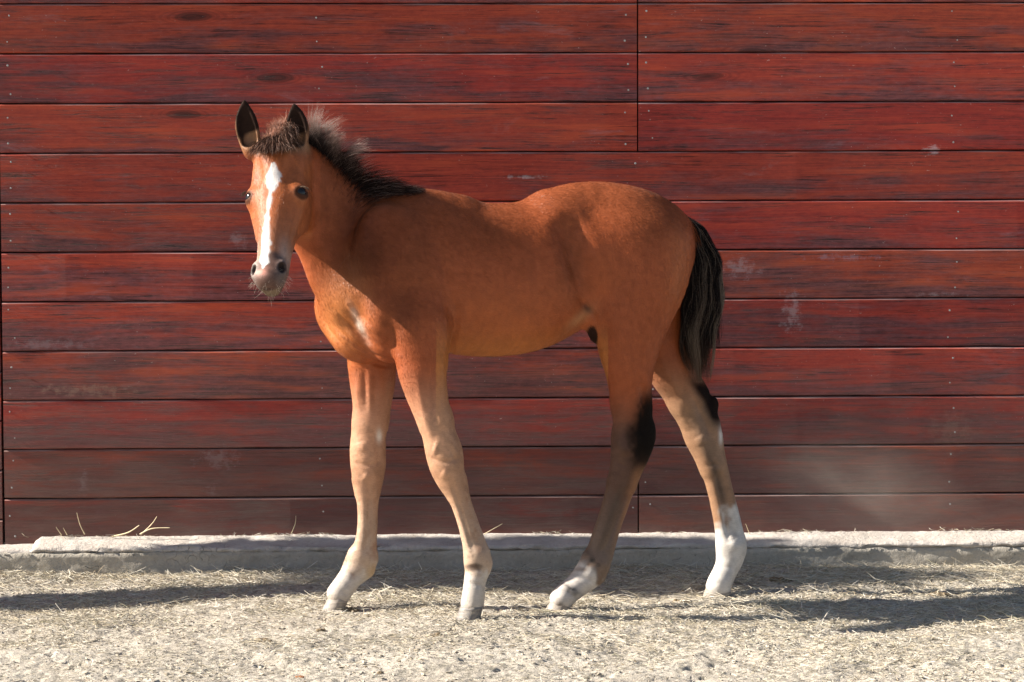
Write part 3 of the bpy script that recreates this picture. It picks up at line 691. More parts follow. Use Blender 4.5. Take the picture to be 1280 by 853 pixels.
fn = np.cross(BV[BF[:, 2]]-BV[BF[:, 0]], BV[BF[:, 3]]-BV[BF[:, 1]])
VN = np.stack([sum(np.bincount(BF[:, j], fn[:, i], len(BV)) for j in range(4)) for i in range(3)], -1)
VN /= np.linalg.norm(VN, axis=1)[:, None]+1e-12

# ------------------------------------------------------------------ coat colouring (coat markings, plus light and shade painted in)
def n3(p, f, seed): return vnoise(p[:, 0]+0.7*p[:, 1], p[:, 2]+0.3*p[:, 1], f, seed)
def coat(p):
    px, py = proj(p); n = len(p)
    hs = (p-HO)@HL; hw = (p-HO)@HW; hf = (p-HO)@HF
    head = sstep(0.03, -0.01, np.maximum(np.abs(hw)-0.085, 0)*0+np.maximum(px-386, 0)*0.004+np.maximum(-hf-0.17, 0)) * (px < 392) * (py < 392)
    col = np.tile(np.array([0.325, 0.074, 0.019]), (n, 1))
    def mixc(m, c):
        nonlocal col
        m = np.clip(m, 0, 1)[:, None]; col = col*(1-m)+np.array(c)[None]*m
    big = n3(p, 9, 31); mid = n3(p, 30, 32); fin = n3(p, 90, 33)
    mixc(0.3+0.5*big, (0.265, 0.058, 0.015))
    # paler golden belly, flanks and inner legs; darker topline; shade painted on neck and side
    mixc(0.75*sstep(395, 450, py)*(px > 545)*(px < 760), (0.46, 0.165, 0.035))
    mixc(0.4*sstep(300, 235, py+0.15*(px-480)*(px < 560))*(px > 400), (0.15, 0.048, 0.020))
    mixc(0.88*np.exp(-(((px-452)/48)**2+((py-318)/62)**2)**1.2), (0.075, 0.022, 0.011))  # head's shadow on the neck, painted into the coat
    mixc(0.75*np.exp(-((px-500)/24)**2-((py-395)/42)**2), (0.125, 0.034, 0.013))  # dark shoulder, shade deepened in the colour
    mixc(0.45*np.exp(-((px-712)/16)**2-((py-330)/60)**2), (0.14, 0.042, 0.016))  # shading of the flank hollow painted in
    mixc(0.6*np.exp(-((px-520)/34)**2-((py-310)/65)**2), (0.15, 0.042, 0.016))  # shaded shoulder top painted darker
    mixc(0.55*np.exp(-((px-600)/60)**2-((py-290)/40)**2), (0.17, 0.044, 0.015))  # upper barrel darkened for the shade of head and neck
    mixc(0.6*np.exp(-((px-812)/34)**2-((py-275)/34)**2), (0.15, 0.042, 0.016))  # rump turned from the sun, painted darker
    mixc(0.4*np.exp(-((px-850)/16)**2-((py-340)/60)**2), (0.42, 0.13, 0.035))
    mixc(0.45*np.exp(-((px-620)/70)**2-((py-400)/30)**2), (0.40, 0.105, 0.024))
    mixc(0.5*np.exp(-((px-425)/32)**2-((py-400)/50)**2)*1.4, (0.50, 0.19, 0.055))  # golden breast, brightened in colour as if sunlit
    mixc(0.8*np.exp(-((px-449-(py-405)*0.45)/4.5)**2-((py-405)/20)**2)*(0.7+1.5*np.maximum(fin, -0.3)), (0.66, 0.55, 0.46))
    mixc(0.5*np.exp(-((px-724-(py-398)*-0.9)/9)**2-((py-398)/13)**2), (0.44, 0.26, 0.13))
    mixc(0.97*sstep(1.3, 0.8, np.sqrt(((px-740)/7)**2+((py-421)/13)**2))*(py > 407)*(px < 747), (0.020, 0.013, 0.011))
    mixc(0.75*np.exp(-((px-734-(py-386)*0.4)/6)**2-((py-386)/6)**2), (0.05, 0.03, 0.02))  # crease of the flank fold, its shade painted
    fore = (px < 640)*(py > 430)
    mixc(sstep(450, 550, py)*fore*0.85, (0.52, 0.30, 0.185))
    mixc(sstep(590, 690, py)*fore*0.8, (0.46, 0.355, 0.27))
    mixc(0.55*np.exp(-((py-600)/16)**2)*fore*sstep(-.2, .2, mid+0.1), (0.22, 0.105, 0.055))
    mixc(0.35*fore*sstep(480, 520, py)*sstep(0.05, 0.3, mid+fin), (0.20, 0.11, 0.07))
    bk_n = np.interp(py, [450, 540, 600, 660, 700], [556, 568, 579, 592, 606]); bk_f = np.interp(py, [450, 540, 600, 660, 700], [492, 483, 478, 471, 470])
    fb = np.maximum(np.exp(-((px-bk_n)/9)**2), np.exp(-((px-bk_f)/9)**2)*(px < 500))
    mixc(0.55*fore*fb*sstep(445, 490, py)*sstep(715, 680, py)*(0.8+fin), (0.24, 0.115, 0.060))  # brown back edges: part pigment, part painted shade
    whl = sstep(702, 732, py+26*mid+16*fin)*(px < 640)
    mixc(whl*(0.88+0.9*np.minimum(mid+0.1, 0)), (0.51, 0.465, 0.42))
    mixc(0.95*np.exp(-(((px-592)/12)**2+((py-709-4*fin)/4.5)**2)**2), (0.10, 0.065, 0.05))
    mixc(0.8*np.exp(-((px-474)/3.5)**2-((py-545)/8)**2), (0.72, 0.68, 0.62))
    mixc(0.5*np.exp(-((px-465)/8)**2-((py-716)/10)**2), (0.45, 0.27, 0.08))
    mixc(0.5*np.exp(-((px-433)/6)**2-((py-700)/5)**2), (0.2, 0.13, 0.09))
    # near hind
    nh = (py > 440)*(px < 825+0*py)*(px > 640)*(p[:, 1] < 6.18)
    mixc(nh*sstep(478, 552, py+8*mid)*0.9, (0.095, 0.058, 0.042))
    edge = 790+0*py
    dk = sstep(-12, 12, 6*mid+9*fin+px-np.interp(py, [470, 500, 545, 600, 640], [822, 800, 785, 792, 800]))*sstep(462, 510, py)*sstep(625, 560, py)
    mixc(nh*dk*0.99, (0.009, 0.007, 0.006))
    mixc(nh*sstep(600, 700, py)*0.75, (0.22, 0.150, 0.110))
    mixc(nh*sstep(590, 640, py)*0.35*sstep(0.0, 0.5, mid+fin+0.12), (0.09, 0.065, 0.05))
    mixc(nh*0.6*np.exp(-((px-np.interp(py, [590, 720], [783, 738]))/5)**2)*sstep(590, 625, py)*sstep(705, 670, py), (0.08, 0.055, 0.042))  # groove between bone and tendon, painted as a dark line
    mixc(nh*0.7*sstep(0, 12, (px-np.interp(py, [560, 720], [795, 750])))*sstep(575, 600, py)*sstep(700, 650, py), (0.30, 0.13, 0.055))
    dpast = (px-745)*-0.66+(py-715)*0.75
    mixc(nh*sstep(-2, 16, dpast+26*mid+16*fin)*(0.85+0.9*np.minimum(mid+0.12, 0)), (0.58, 0.53, 0.49))
    mixc(nh*0.95*np.exp(-((px-714)/11)**2-((py-736-(px-713)*0.5+5*fin)/5)**2), (0.03, 0.028, 0.03))
    mixc(nh*0.5*sstep(0.12, 0.4, mid+fin)*sstep(-22, -8, dpast)*sstep(8, -4, dpast), (0.05, 0.04, 0.035))
    mixc(nh*0.8*np.exp(-((px-699)/6)**2-((py-757)/6)**2), (0.06, 0.05, 0.045))
    mixc(nh*0.8*np.exp(-((px-740)/3)**2-((py-701)/3)**2), (0.03, 0.025, 0.02))
    # far hind
    fh = (py > 380)*(p[:, 1] > 6.18)*(px > 780)
    mixc(fh*sstep(430, 520, py)*0.85, (0.30, 0.185, 0.110))
    back = np.interp(py, [470, 500, 527, 560], [872, 892, 903, 906])
    mixc(fh*sstep(24, 8, back-px)*sstep(462, 486, py)*sstep(545, 520, py)*0.98, (0.007, 0.005, 0.005))
    front = np.interp(py, [500, 531, 585, 643, 700], [838, 847, 874, 890, 898])
    mixc(fh*0.75*np.exp(-((px-front-19)/5)**2)*sstep(540, 580, py)*sstep(650, 620, py), (0.07, 0.05, 0.04))
    mixc(fh*0.5*np.exp(-((px-front-26)/10)**2)*sstep(505, 530, py)*sstep(600, 560, py), (0.16, 0.11, 0.08))
    mixc(fh*0.9*np.exp(-((px-901)/2.5)**2-((py-545)/10)**2), (0.7, 0.66, 0.62))
    dw_ = py-np.interp(px, [880, 900, 915, 930], [672, 655, 640, 612])
    mixc(fh*sstep(-14, 12, dw_+22*mid+18*fin)*(0.95+0.7*np.minimum(mid+0.15, 0)), (0.58, 0.545, 0.51))
    # ---- head
    H = head*(hs > -0.10)
    mixc(H*0.6, (0.37, 0.115, 0.034))
    mixc(H*0.55*sstep(0.16, 0.30, hs), (0.26, 0.135, 0.08))
    mixc(H*0.65*sstep(0.07, 0.0, hs)*(hf > -0.08)*(hs > -0.03), (0.12, 0.05, 0.03))
    # pale rings round the eyes and sides of the nose
    for sg in (-1, 1):
        d = np.sqrt((hw-sg*0.066)**2+((hs-0.142)*1.2)**2+(hf+0.03)**2)
        mixc(H*0.3*sstep(0.034, 0.018, d+0.006*mid), (0.20, 0.10, 0.06))
        mixc(H*0.97*sstep(0.0235, 0.0170, d), (0.016, 0.011, 0.010))
        mixc(H*0.5*np.exp(-((hw-sg*0.048)/0.010)**2-((hs-0.09)/0.018)**2)*(hf > -0.04), (0.10, 0.035, 0.02))
    mixc(H*0.6*sstep(0.015, 0.034, np.abs(hw))*sstep(0.24, 0.31, hs)*(hf < 0.0), (0.42, 0.36, 0.33))
    # grey velvet muzzle
    mixc(H*0.92*sstep(0.312, 0.335, hs+0.06*mid), (0.060, 0.048, 0.048))
    mixc(H*0.75*sstep(0.382, 0.395, hs)*(hf < -0.03), (0.20, 0.145, 0.085))
    mixc(H*0.7*sstep(-0.014, -0.034, hw)*sstep(0.30, 0.33, hs)*sstep(0.375, 0.355, hs), (0.40, 0.34, 0.31))  # sunlit side of the muzzle painted paler
    mixc(H*0.9*np.exp(-(((hw+0.010)/0.016)**2+((hs-0.358)/0.014)**2)**1.5)*(hf > -0.045)*(0.75+fin), (0.46, 0.19, 0.14))
    # star, strip and snip
    wd = np.interp(hs, [0.070, 0.085, 0.105, 0.125, 0.145, 0.18, 0.215, 0.25, 0.30, 0.335, 0.35], [0.0, 0.010, 0.018, 0.011, 0.0055, 0.0050, 0.0045, 0.0075, 0.0105, 0.0105, 0.0])
    cx = np.interp(hs, [0.07, 0.12, 0.16, 0.22, 0.30, 0.35], [0.003, 0.003, -0.004, -0.006, -0.006, -0.006])
    d = np.abs(hw-cx)-wd-0.0012+0.007*fin+0.005*mid
    mixc(H*sstep(0.0034, -0.0026, d)*(hf > -0.045)*(hs > 0.07)*(hs < 0.352), (0.70, 0.69, 0.68))
    # nostril lining
    for sg in (-1, 1):
        d = np.sqrt(((hw-sg*0.035)/0.9)**2+(hf+0.012)**2+((hs-0.346)*0.75)**2)
        mixc(H*sstep(0.013, 0.010, d), (0.03, 0.018, 0.015))
    # ears
    for (bx, by, tx, ty) in ears:
        t = (by-py)/(by-ty); m = sstep(20, 14, np.abs(px-(bx+(tx-bx)*t)))*sstep(-0.12, 0.12, t)*(t < 1.2)*(p[:, 1] < 5.90)
        fr = sstep(-0.2, 0.3, -VNc[:, 1])
        mixc(m*0.8, (0.30, 0.155, 0.075))
        mixc(m*sstep(0.16, 0.50, t+0.5*mid+0.4*fin)*0.97, (0.016, 0.010, 0.009))
    col *= (1+0.22*fin+0.12*mid)[:, None]
    return np.clip(col, 0.003, 0.85)
VNc = VN
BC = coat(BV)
print('colour', time.time()-T0)

def mat_coat(name, hair, spec=0.35):
    s = NT(name)
    at = s.n('ShaderNodeAttribute', attribute_name='coat').outputs['Color']
    if hair:
        s.l(at, s.b.inputs['Base Color']); s.b.inputs['Roughness'].default_value = 0.38
        lum = s.n('ShaderNodeRGBToBW', {'Color': at}).outputs[0]
        s.l(s.n('ShaderNodeMapRange', {'Value': lum, 'From Min': 0.02, 'From Max': 0.12, 'To Min': 0.02, 'To Max': spec}).outputs[0], s.b.inputs['Specular IOR Level'])
    else:
        tc = s.n('ShaderNodeTexCoord').outputs['Object']
        f = s.noise(s.mapv(tc, (60, 60, 200)), 2.0, 3, 0.6)
        c = s.mix(s.ramp(f, [(0.3, 0), (0.7, 1)]), s.mix(1.0, at, (0.8, 0.8, 0.8), 'MULTIPLY'), at)
        s.l(c, s.b.inputs['Base Color']); s.b.inputs['Roughness'].default_value = 0.55
        lum = s.n('ShaderNodeRGBToBW', {'Color': at}).outputs[0]
        s.l(s.n('ShaderNodeMapRange', {'Value': lum, 'From Min': 0.02, 'From Max': 0.12, 'To Min': 0.02, 'To Max': 0.3}).outputs[0], s.b.inputs['Specular IOR Level'])
        s.b.inputs['Sheen Weight'].default_value = 0.03; s.b.inputs['Sheen Roughness'].default_value = 0.4
        s.l(s.n('ShaderNodeBump', {'Height': f, 'Strength': 0.25, 'Distance': 0.0015}).outputs[0], s.b.inputs['Normal'])
    return s.m
M_COAT = mat_coat('bay_foal_coat', False); M_HAIR = mat_coat('bay_foal_hair', True, 0.3); M_FUR = mat_coat('bay_short_coat', True, 0.38)

foal = empty('foal', tuple(P(640, 762, 6.06)*np.array([1, 1, 0])), category='foal',
             label='young bay foal with white blaze and black tail standing side-on before the red wall')
ORG = np.array(foal.location)
bme = mesh_np('body', BV-ORG, BF, M_COAT)
ca = bme.color_attributes.new('coat', 'FLOAT_COLOR', 'POINT')
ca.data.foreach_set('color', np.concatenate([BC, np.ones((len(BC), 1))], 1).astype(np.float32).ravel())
link(bpy.data.objects.new('body', bme), foal)

# ------------------------------------------------------------------ hair
def make_curves(name, pts, rad, cols, parent, mat, **props):
    """pts (n,k,3), rad (n,k), cols (n,3) or (n,k,3)"""
    n, k, _ = pts.shape
    hc = bpy.data.hair_curves.new(name); hc.add_curves([k]*n)
    hc.attributes['position'].data.foreach_set('vector', (pts-ORG).astype(np.float32).ravel())
    ra = hc.attributes.get('radius') or hc.attributes.new('radius', 'FLOAT', 'POINT')
    ra.data.foreach_set('value', rad.astype(np.float32).ravel())
    if cols.ndim == 2: cols = np.repeat(cols[:, None, :], k, 1)
    a = hc.attributes.new('coat', 'FLOAT_COLOR', 'POINT')
    a.data.foreach_set('color', np.concatenate([cols, np.ones((n, k, 1))], 2).astype(np.float32).ravel())
    hc.materials.append(mat)
    return link(bpy.data.objects.new(name, hc), parent, **props)

tri = np.concatenate([BF[:, [0, 1, 2]], BF[:, [0, 2, 3]]])
ar = np.linalg.norm(np.cross(BV[tri[:, 1]]-BV[tri[:, 0]], BV[tri[:, 2]]-BV[tri[:, 0]]), axis=1)
NF = 320000
ti = rng.choice(len(tri), NF, p=ar/ar.sum())
u, v = rng.random(NF), rng.random(NF); m = u+v > 1; u[m] = 1-u[m]; v[m] = 1-v[m]
rp = BV[tri[ti, 0]]*(1-u-v)[:, None]+BV[tri[ti, 1]]*u[:, None]+BV[tri[ti, 2]]*v[:, None]
rn = VN[tri[ti, 0]]
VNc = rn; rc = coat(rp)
px, py = proj(rp); hs = (rp-HO)@HL; hf = (rp-HO)@HF; hw = (rp-HO)@HW
ishead = (px < 386)*(py < 385)
leg = (py > 450)
flow = np.tile(np.array([0.8, 0.1, -0.55]), (NF, 1))
def fl(m, d):
    global flow
    m = m[:, None]; flow = flow*(1-m)+np.array(d)*m
fl(sstep(540, 440, px+0.3*(py-250)), (0.55, 0.05, -0.8))
fl(sstep(520, 430, px)*sstep(320, 380, py), (0.25, -0.1, -1))
fl(sstep(700, 790, px)*sstep(250, 360, py), (0.15, 0, -1))
fl(sstep(380, 470, py), (0.05, 0, -1)); flow[ishead] = HL
flow += 0.22*np.stack([n3(rp, 9, 50+i) for i in range(3)], -1)+rng.normal(0, 0.07, (NF, 3))
flow -= (flow*rn).sum(1)[:, None]*rn; flow /= np.linalg.norm(flow, axis=1)[:, None]+1e-9
ln = rng.uniform(0.7, 1.3, NF)*np.where(ishead, 0.0040, 0.0080-0.0052*sstep(400, 520, py))
eard = np.minimum.reduce([np.hypot(px-(bx+tx)/2, (py-(by+ty)/2)*0.4) for (bx, by, tx, ty) in ears])
ln *= np.where((eard < 18) & (py < 185), 1.1, 1)
eyed = np.minimum.reduce([np.linalg.norm(rp-c-dv*0.012, axis=1) for (c, dv, sg) in eyes])
nosd = np.minimum.reduce([np.linalg.norm(rp-hp(sg*0.035, -0.012, 0.346), axis=1) for sg in (-1, 1)])
keep = (eyed > 0.016) & (nosd > 0.012) & ~((py > 740) & False)
lift = rng.uniform(0.05, 0.20, NF)
kp = np.nonzero(keep)[0]; NK = len(kp)
rp_, fl_, nn_, ln_, li_ = rp[kp], flow[kp], rn[kp], ln[kp], lift[kp]
sd_ = np.cross(nn_, fl_); sd_ += nn_*rng.normal(0, 0.22, NK)[:, None]; wdt = rng.uniform(0.00020, 0.00034, NK)[:, None]
q0 = rp_-nn_*0.0002; qm = rp_+fl_*(ln_*0.45)[:, None]+nn_*(ln_*li_*0.6)[:, None]; q1 = rp_+fl_*ln_[:, None]+nn_*(ln_*li_*0.7)[:, None]
QV = np.stack([q0, qm+sd_*wdt, q1, qm-sd_*wdt], 1).reshape(-1, 3)
fme = mesh_np('short_coat', QV-ORG, np.arange(NK*4).reshape(-1, 4), M_FUR, False)
fa = fme.color_attributes.new('coat', 'FLOAT_COLOR', 'POINT')
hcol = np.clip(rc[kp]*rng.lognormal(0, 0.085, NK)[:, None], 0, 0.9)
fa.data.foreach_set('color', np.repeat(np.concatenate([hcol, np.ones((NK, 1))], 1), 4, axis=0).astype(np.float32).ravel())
link(bpy.data.objects.new('short_coat', fme), foal, kind='stuff')
print('coat', time.time()-T0)

bvh = BVHTree.FromPolygons([tuple(v_) for v_ in BV.tolist()], BF.tolist())
def drop(x, y, z0=1.4):
    h = bvh.ray_cast(Vector((x, y, z0)), Vector((0, 0, -1)))
    return np.array(h[0]) if h[0] is not None else None
def strands(roots, d0, d1, length, k=6, r0=0.00022, wob=0.012, clump=None):
    """curved strands: start along d0, bend to d1"""
    n = len(roots); t = np.linspace(0, 1, k)
    d0 = d0/np.linalg.norm(d0, axis=1)[:, None]; d1 = d1/np.linalg.norm(d1, axis=1)[:, None]
    a = (t-0.5*t*t)[None, :, None]*d0[:, None, :]+(0.5*t*t)[None, :, None]*d1[:, None, :]
    p = roots[:, None, :]+a*length[:, None, None]*1.15
    w = rng.normal(0, 1, (n, 3))
    p += (np.sin(t*5+rng.uniform(0, 6, (n, 1)))*t)[..., None]*w[:, None, :]*wob*length[:, None, None]
    rad = np.outer(np.full(n, r0), np.array([1]*(k-2)+[0.7, 0.2]))
    return p, rad
# mane
lockdir = rng.normal(0, 1, (46, 3)).clip(-1.5, 1.5)
N = 11000; Mr, M0, M1, ML, MC = [], [], [], [], []
for i in range(N):
    t = i/N
    if rng.random() < 0.45*t: continue
    x_px = 384+(522-384)*t+rng.normal(0, 2); Yc = 5.925+0.055*t
    off = rng.normal(0, 0.0105)
    X = P(x_px, 230, Yc)[0]
    # the crest: uppermost point of the neck in this column
    h = drop(X, Yc-0.015+off)
    if h is None: continue
    ck = lockdir[int(t*45+rng.normal(0, 0.8)) % 46]
    up = np.array([0.15+0.8*t+ck[0]*0.28+rng.normal(0, 0.08), -0.15+ck[1]*0.25+rng.normal(0, 0.15), 1.0-0.60*t])
    bend = np.array([0.50+0.65*t+ck[0]*0.5+rng.normal(0, 0.12), -0.45+ck[1]*0.4+rng.normal(0, 0.15), 0.55-1.25*t+rng.normal(0, 0.12)])
    lg = rng.random() < 0.45
    L = (0.062-0.010*t)*(rng.uniform(0.75, 1.25)*(1+0.25*ck[2]) if lg else rng.uniform(0.35, 0.75))*(1-0.6*max(0, (t-0.7)/0.3))
    Mr.append(h-np.array([0, 0, 0.003])); M0.append(up); M1.append(bend); ML.append(L)
    root = np.array([0.014, 0.010, 0.010]); pale = (t < 0.36+0.1*ck[0]) or rng.random() < 0.10
    tip = np.array([0.55, 0.37, 0.31]) if pale else np.array([0.055, 0.030, 0.021])
    f = (rng.uniform(0.4, 1.0) if lg else 0.12) if pale else rng.uniform(0, 1)
    MC.append([root*(1-q*f)+tip*q*f for q in np.clip((np.linspace(0, 1, 6)-0.35)*1.7, 0, 1)])
p_, r_ = strands(np.array(Mr), np.array(M0), np.array(M1), np.array(ML), r0=0.00016, wob=0.035)
make_curves('mane', p_, r_, np.array(MC), foal, M_HAIR)
# forelock: tuft between the ears falling on the forehead, fuzz standing behind it
Fr, F0_, F1_, FL, FC = [], [], [], [], []
for i in range(5200):
    w = rng.normal(0, 0.015); s0_ = rng.uniform(-0.045, 0.022)
    o_ = hp(np.clip(w, -0.032, 0.032), 0.12, s0_)
    h = bvh.ray_cast(Vector(o_), Vector(-HF))
    if h[0] is None: continue
    fuzz = rng.random() < 0.22; fk = math.sin(w*700)*0.35
    if fuzz:
        d0 = -HL*1.0+HF*0.3+HW*rng.normal(0, 0.35); d1 = -HL*0.8+HW*rng.normal(0, 0.5)+HF*0.2; L = rng.uniform(0.02, 0.04); c = np.array([0.30, 0.13, 0.08])
        Fr.append(np.array(h[0])); 
    else:
        d0 = HL*0.15+HF*0.75+HW*(w*12+rng.normal(0, 0.25)); d1 = HL*1.4-HF*0.05+HW*(w*10+fk+rng.normal(0, 0.15)); L = rng.uniform(0.035, 0.070); c = np.array([0.032, 0.016, 0.011]) if rng.random() < 0.75 else np.array([0.22, 0.12, 0.085])
        Fr.append(np.array(h[0]))
    F0_.append(d0); F1_.append(d1); FL.append(L); FC.append(c*rng.lognormal(0, 0.25))
p_, r_ = strands(np.array(Fr), np.array(F0_), np.array(F1_), np.array(FL), r0=0.00028, wob=0.07)
make_curves('forelock', p_, r_, np.array(FC), foal, M_HAIR)
# tail: strands in locks following the dock and then hanging
path = np.array([P(a, b, Y) for (a, b, Y) in ((850, 268, 6.20), (868, 285, 6.215), (880, 325, 6.22), (879, 375, 6.22), (875, 425, 6.22), (874, 478, 6.215))])
wid = np.array([0.008, 0.020, 0.031, 0.038, 0.040, 0.020])
locks = [(rng.normal(0, 1, 2), rng.uniform(0, 6), rng.uniform(0.70, 1.06)) for _ in range(70)]
TP, TR, TC = [], [], []
tt = np.linspace(0, 1, 5)
for i in range(11500):
    lk = locks[rng.integers(len(locks))]
    s0_ = rng.uniform(0, 0.5)**1.3; s1_ = min(1.0, max(s0_+0.32, rng.uniform(0.6, 1.0)*lk[2]))
    q = np.linspace(s0_, s1_, 9)
    base = np.stack([np.interp(q*5, range(6), path[:, j]) for j in range(3)], -1)
    wd = np.interp(q*5, range(6), wid)
    a0 = rng.normal(0, 0.24, 2)*(1 if rng.random() < 0.85 else 2.4)
    spread = (np.minimum((q-s0_)*5, 1))*1.0
    ox = (lk[0][0]*0.70*np.clip(spread, 0.25, 1)+a0[0]*(1-0.35*q))*wd; oy = (lk[0][1]*0.5*spread+a0[1])*wd
    ox = np.clip(ox, -wd*1.1, wd*1.1)+rng.normal(0, 0.002)
    ox += (0.0085*np.sin(q*12+lk[1]*3)+0.0040*np.sin(q*27+lk[1]*7))*(0.25+q)
    base[:, 0] += ox; base[:, 1] += oy
    TP.append(base); TR.append(np.array([0.00028]*7+[0.0002, 0.00007]))
    dk = np.array([0.014, 0.011, 0.011]); lt = np.array([0.22, 0.16, 0.115])
    f = 0.0
    if lk[1] < 0.7 or rng.random() < 0.07: f = rng.uniform(0.3, 0.9)
    c = dk*(1-f)+lt*f
    tipb = np.clip((q-0.78)/0.2, 0, 1)[:, None]*rng.uniform(0.2, 0.9)
    TC.append(c[None]*(1-tipb)+np.array([0.11, 0.06, 0.035])[None]*tipb)
make_curves('tail', np.array(TP), np.array(TR)*0.85, np.array(TC), foal, M_HAIR)
# whiskers and eyelashes
WR, W0, W1, WL = [], [], [], []
for i in range(75):
    a = rng.uniform(-1, 1); s0_ = rng.uniform(0.335, 0.395)
    o_ = hp(a*0.05, rng.uniform(-0.09, -0.01), s0_); tgt = hp(0, -0.045, 0.35)
    d = tgt-o_ if rng.random() < 0.6 else -HF+HW*0
    if abs(a) > 0.5 or rng.random() < 0.5:
        o_ = hp(0, -0.045, 0.35)+unit(HW*a*1.2+HL*rng.uniform(-0.1, 1.0)+HF*rng.uniform(-0.3, 0.7))*0.13; d = tgt-o_
    h = bvh.ray_cast(Vector(o_), Vector(unit(d)))
    if h[0] is None: continue
    nn = np.array(h[1]); pt = np.array(h[0])
    if (pt-HO)@HL < 0.325: continue
    WR.append(pt); W0.append(nn+rng.normal(0, 0.2, 3)); W1.append(nn*0.5+np.array([0, 0, -0.7])+rng.normal(0, 0.3, 3)); WL.append(rng.uniform(0.005, 0.024))
p_, r_ = strands(np.array(WR), np.array(W0), np.array(W1), np.array(WL), r0=0.00013, wob=0.04)
make_curves('whiskers', p_, r_, np.tile(np.array([[0.62, 0.52, 0.42]]), (len(WR), 1)), foal, M_HAIR)
ER, E0, E1, EL = [], [], [], []
for (c, dv, sg) in eyes:
    sl_ = unit(np.cross(HL, dv)); up_ = np.cross(dv, sl_)
    if up_[2] < 0: up_ = -up_
    for i in range(70):
        a = rng.uniform(-1, 1)
        ER.append(c+dv*0.0175+sl_*a*0.0125+up_*(0.0085-0.004*a*a)); E0.append(dv+up_*0.2+sl_*a*0.3+rng.normal(0, .08, 3)); E1.append(dv*0.6-up_*0.9+rng.normal(0, .1, 3)); EL.append(rng.uniform(0.007, 0.013))
p_, r_ = strands(np.array(ER), np.array(E0), np.array(E1), np.array(EL), k=5, r0=0.0002, wob=0.02)
make_curves('eyelashes', p_, r_, np.tile(np.array([[0.10, 0.07, 0.05]]), (len(ER), 1)), foal, M_HAIR)

# eyes
def mat_eye():
    s = NT('dark_wet_eye')
    at = s.n('ShaderNodeAttribute', attribute_name='iris').outputs['Color']
    s.l(at, s.b.inputs['Base Color']); s.b.inputs['Roughness'].default_value = 0.18
    s.b.inputs['Specular IOR Level'].default_value = 0.3; s.b.inputs['Coat Weight'].default_value = 0.0; s.b.inputs['Coat Roughness'].default_value = 0.03
    return s.m
M_EYE = mat_eye()
for (c, dv, sg) in eyes:
    bm = bmesh.new(); bmesh.ops.create_uvsphere(bm, u_segments=32, v_segments=20, radius=EYE_R)
    me = bpy.data.meshes.new('eye'); bm.to_mesh(me); bm.free()
    Q = Vector(dv).to_track_quat('Z', 'X').to_matrix().to_4x4(); me.transform(Matrix.Translation(Vector(c-ORG+dv*0.0002)) @ Q)
    a = me.color_attributes.new('iris', 'FLOAT_COLOR', 'POINT')
    for v_, d_ in zip(me.vertices, a.data):
        n_ = np.array(v_.co)-(c-ORG+dv*0.0002); cs = n_@dv/EYE_R
        d_.color = (0.012, 0.014, 0.018, 1) if cs > 0.80 else ((0.025, 0.02, 0.018, 1) if cs > 0.55 else (0.06, 0.05, 0.045, 1))
    for p in me.polygons: p.use_smooth = True
    me.materials.append(M_EYE); link(bpy.data.objects.new('eye', me), foal)

# hooves
def mat_hoof(name, c0, c1):
    s = NT(name); tc = s.n('ShaderNodeTexCoord').outputs['Object']
    n1 = s.noise(s.mapv(tc, (1, 1, 9)), 22, 4, 0.6); n2 = s.noise(tc, 120, 4, 0.6)
    c = s.mix(s.ramp(n1, [(0.35, 0), (0.65, 1)]), c0, c1)
    c = s.mix(s.math('MULTIPLY', s.ramp(n2, [(0.5, 0), (0.65, 1)]), 0.5), c, (0.36, 0.31, 0.24))
    s.l(c, s.b.inputs['Base Color']); s.b.inputs['Roughness'].default_value = 0.6
    s.l(s.n('ShaderNodeBump', {'Height': n1, 'Strength': 0.5, 'Distance': 0.002}).outputs[0], s.b.inputs['Normal'])
    return s.m
M_HOOFG = mat_hoof('dusty_grey_horn', (0.11, 0.10, 0.10), (0.21, 0.19, 0.18)); M_HOOFW = mat_hoof('pale_dusty_horn', (0.17, 0.145, 0.125), (0.30, 0.26, 0.23))
def hoof(toe, heel, ct, ch, Y, mat, half, lab=None):
    """toe/heel: ground pixels, ct/ch: coronet front/back pixels"""
    t0, t1, c0, c1 = (P(*q, Y) for q in (toe, heel, ct, ch))
    V, F = [], []; NS = 24; NR = 7
    for r in range(NR):
        f = r/(NR-1); a = t0+(c0-t0)*f; b = t1+(c1-t1)*f; cc = (a+b)/2; ax_ = (a-b)/2
        flare = 1.0-0.13*f+(0.05 if r == NR-1 else 0)
        for k in range(NS):
            an = 2*math.pi*k/NS; ca_, sa = math.cos(an), math.sin(an)
            sq = 0.90 if ca_ < -0.5 else 1
            ridge = 1+0.012*math.sin(f*26)
            V.append(cc+ax_*ca_*sq*ridge+np.array([0.0, 1, 0])*half*flare*sa*ridge*(1+0.06*(ca_ < 0)))
    for r in range(NR-1):
        for k in range(NS): F.append((r*NS+k, r*NS+(k+1) % NS, (r+1)*NS+(k+1) % NS, (r+1)*NS+k))
    me = bpy.data.meshes.new('hoof'); F.append(tuple(range(NS))[::-1]); F.append(tuple((NR-1)*NS+k for k in range(NS)))
    me.from_pydata([tuple(v_-ORG) for v_ in V], [], F); me.materials.append(mat)
    for p in me.polygons[:-2]: p.use_smooth = True
    bm = bmesh.new(); bm.from_mesh(me); bmesh.ops.recalc_face_normals(bm, faces=bm.faces); bm.to_mesh(me); bm.free()
    o = bpy.data.objects.new('hoof', me); link(o, foal)
    if lab: o['label'] = lab
hoof((567.5, 782), (600, 778), (575.5, 758), (606.5, 757), 5.857, M_HOOFG, 0.030, 'grey front hoof of the nearer foreleg')
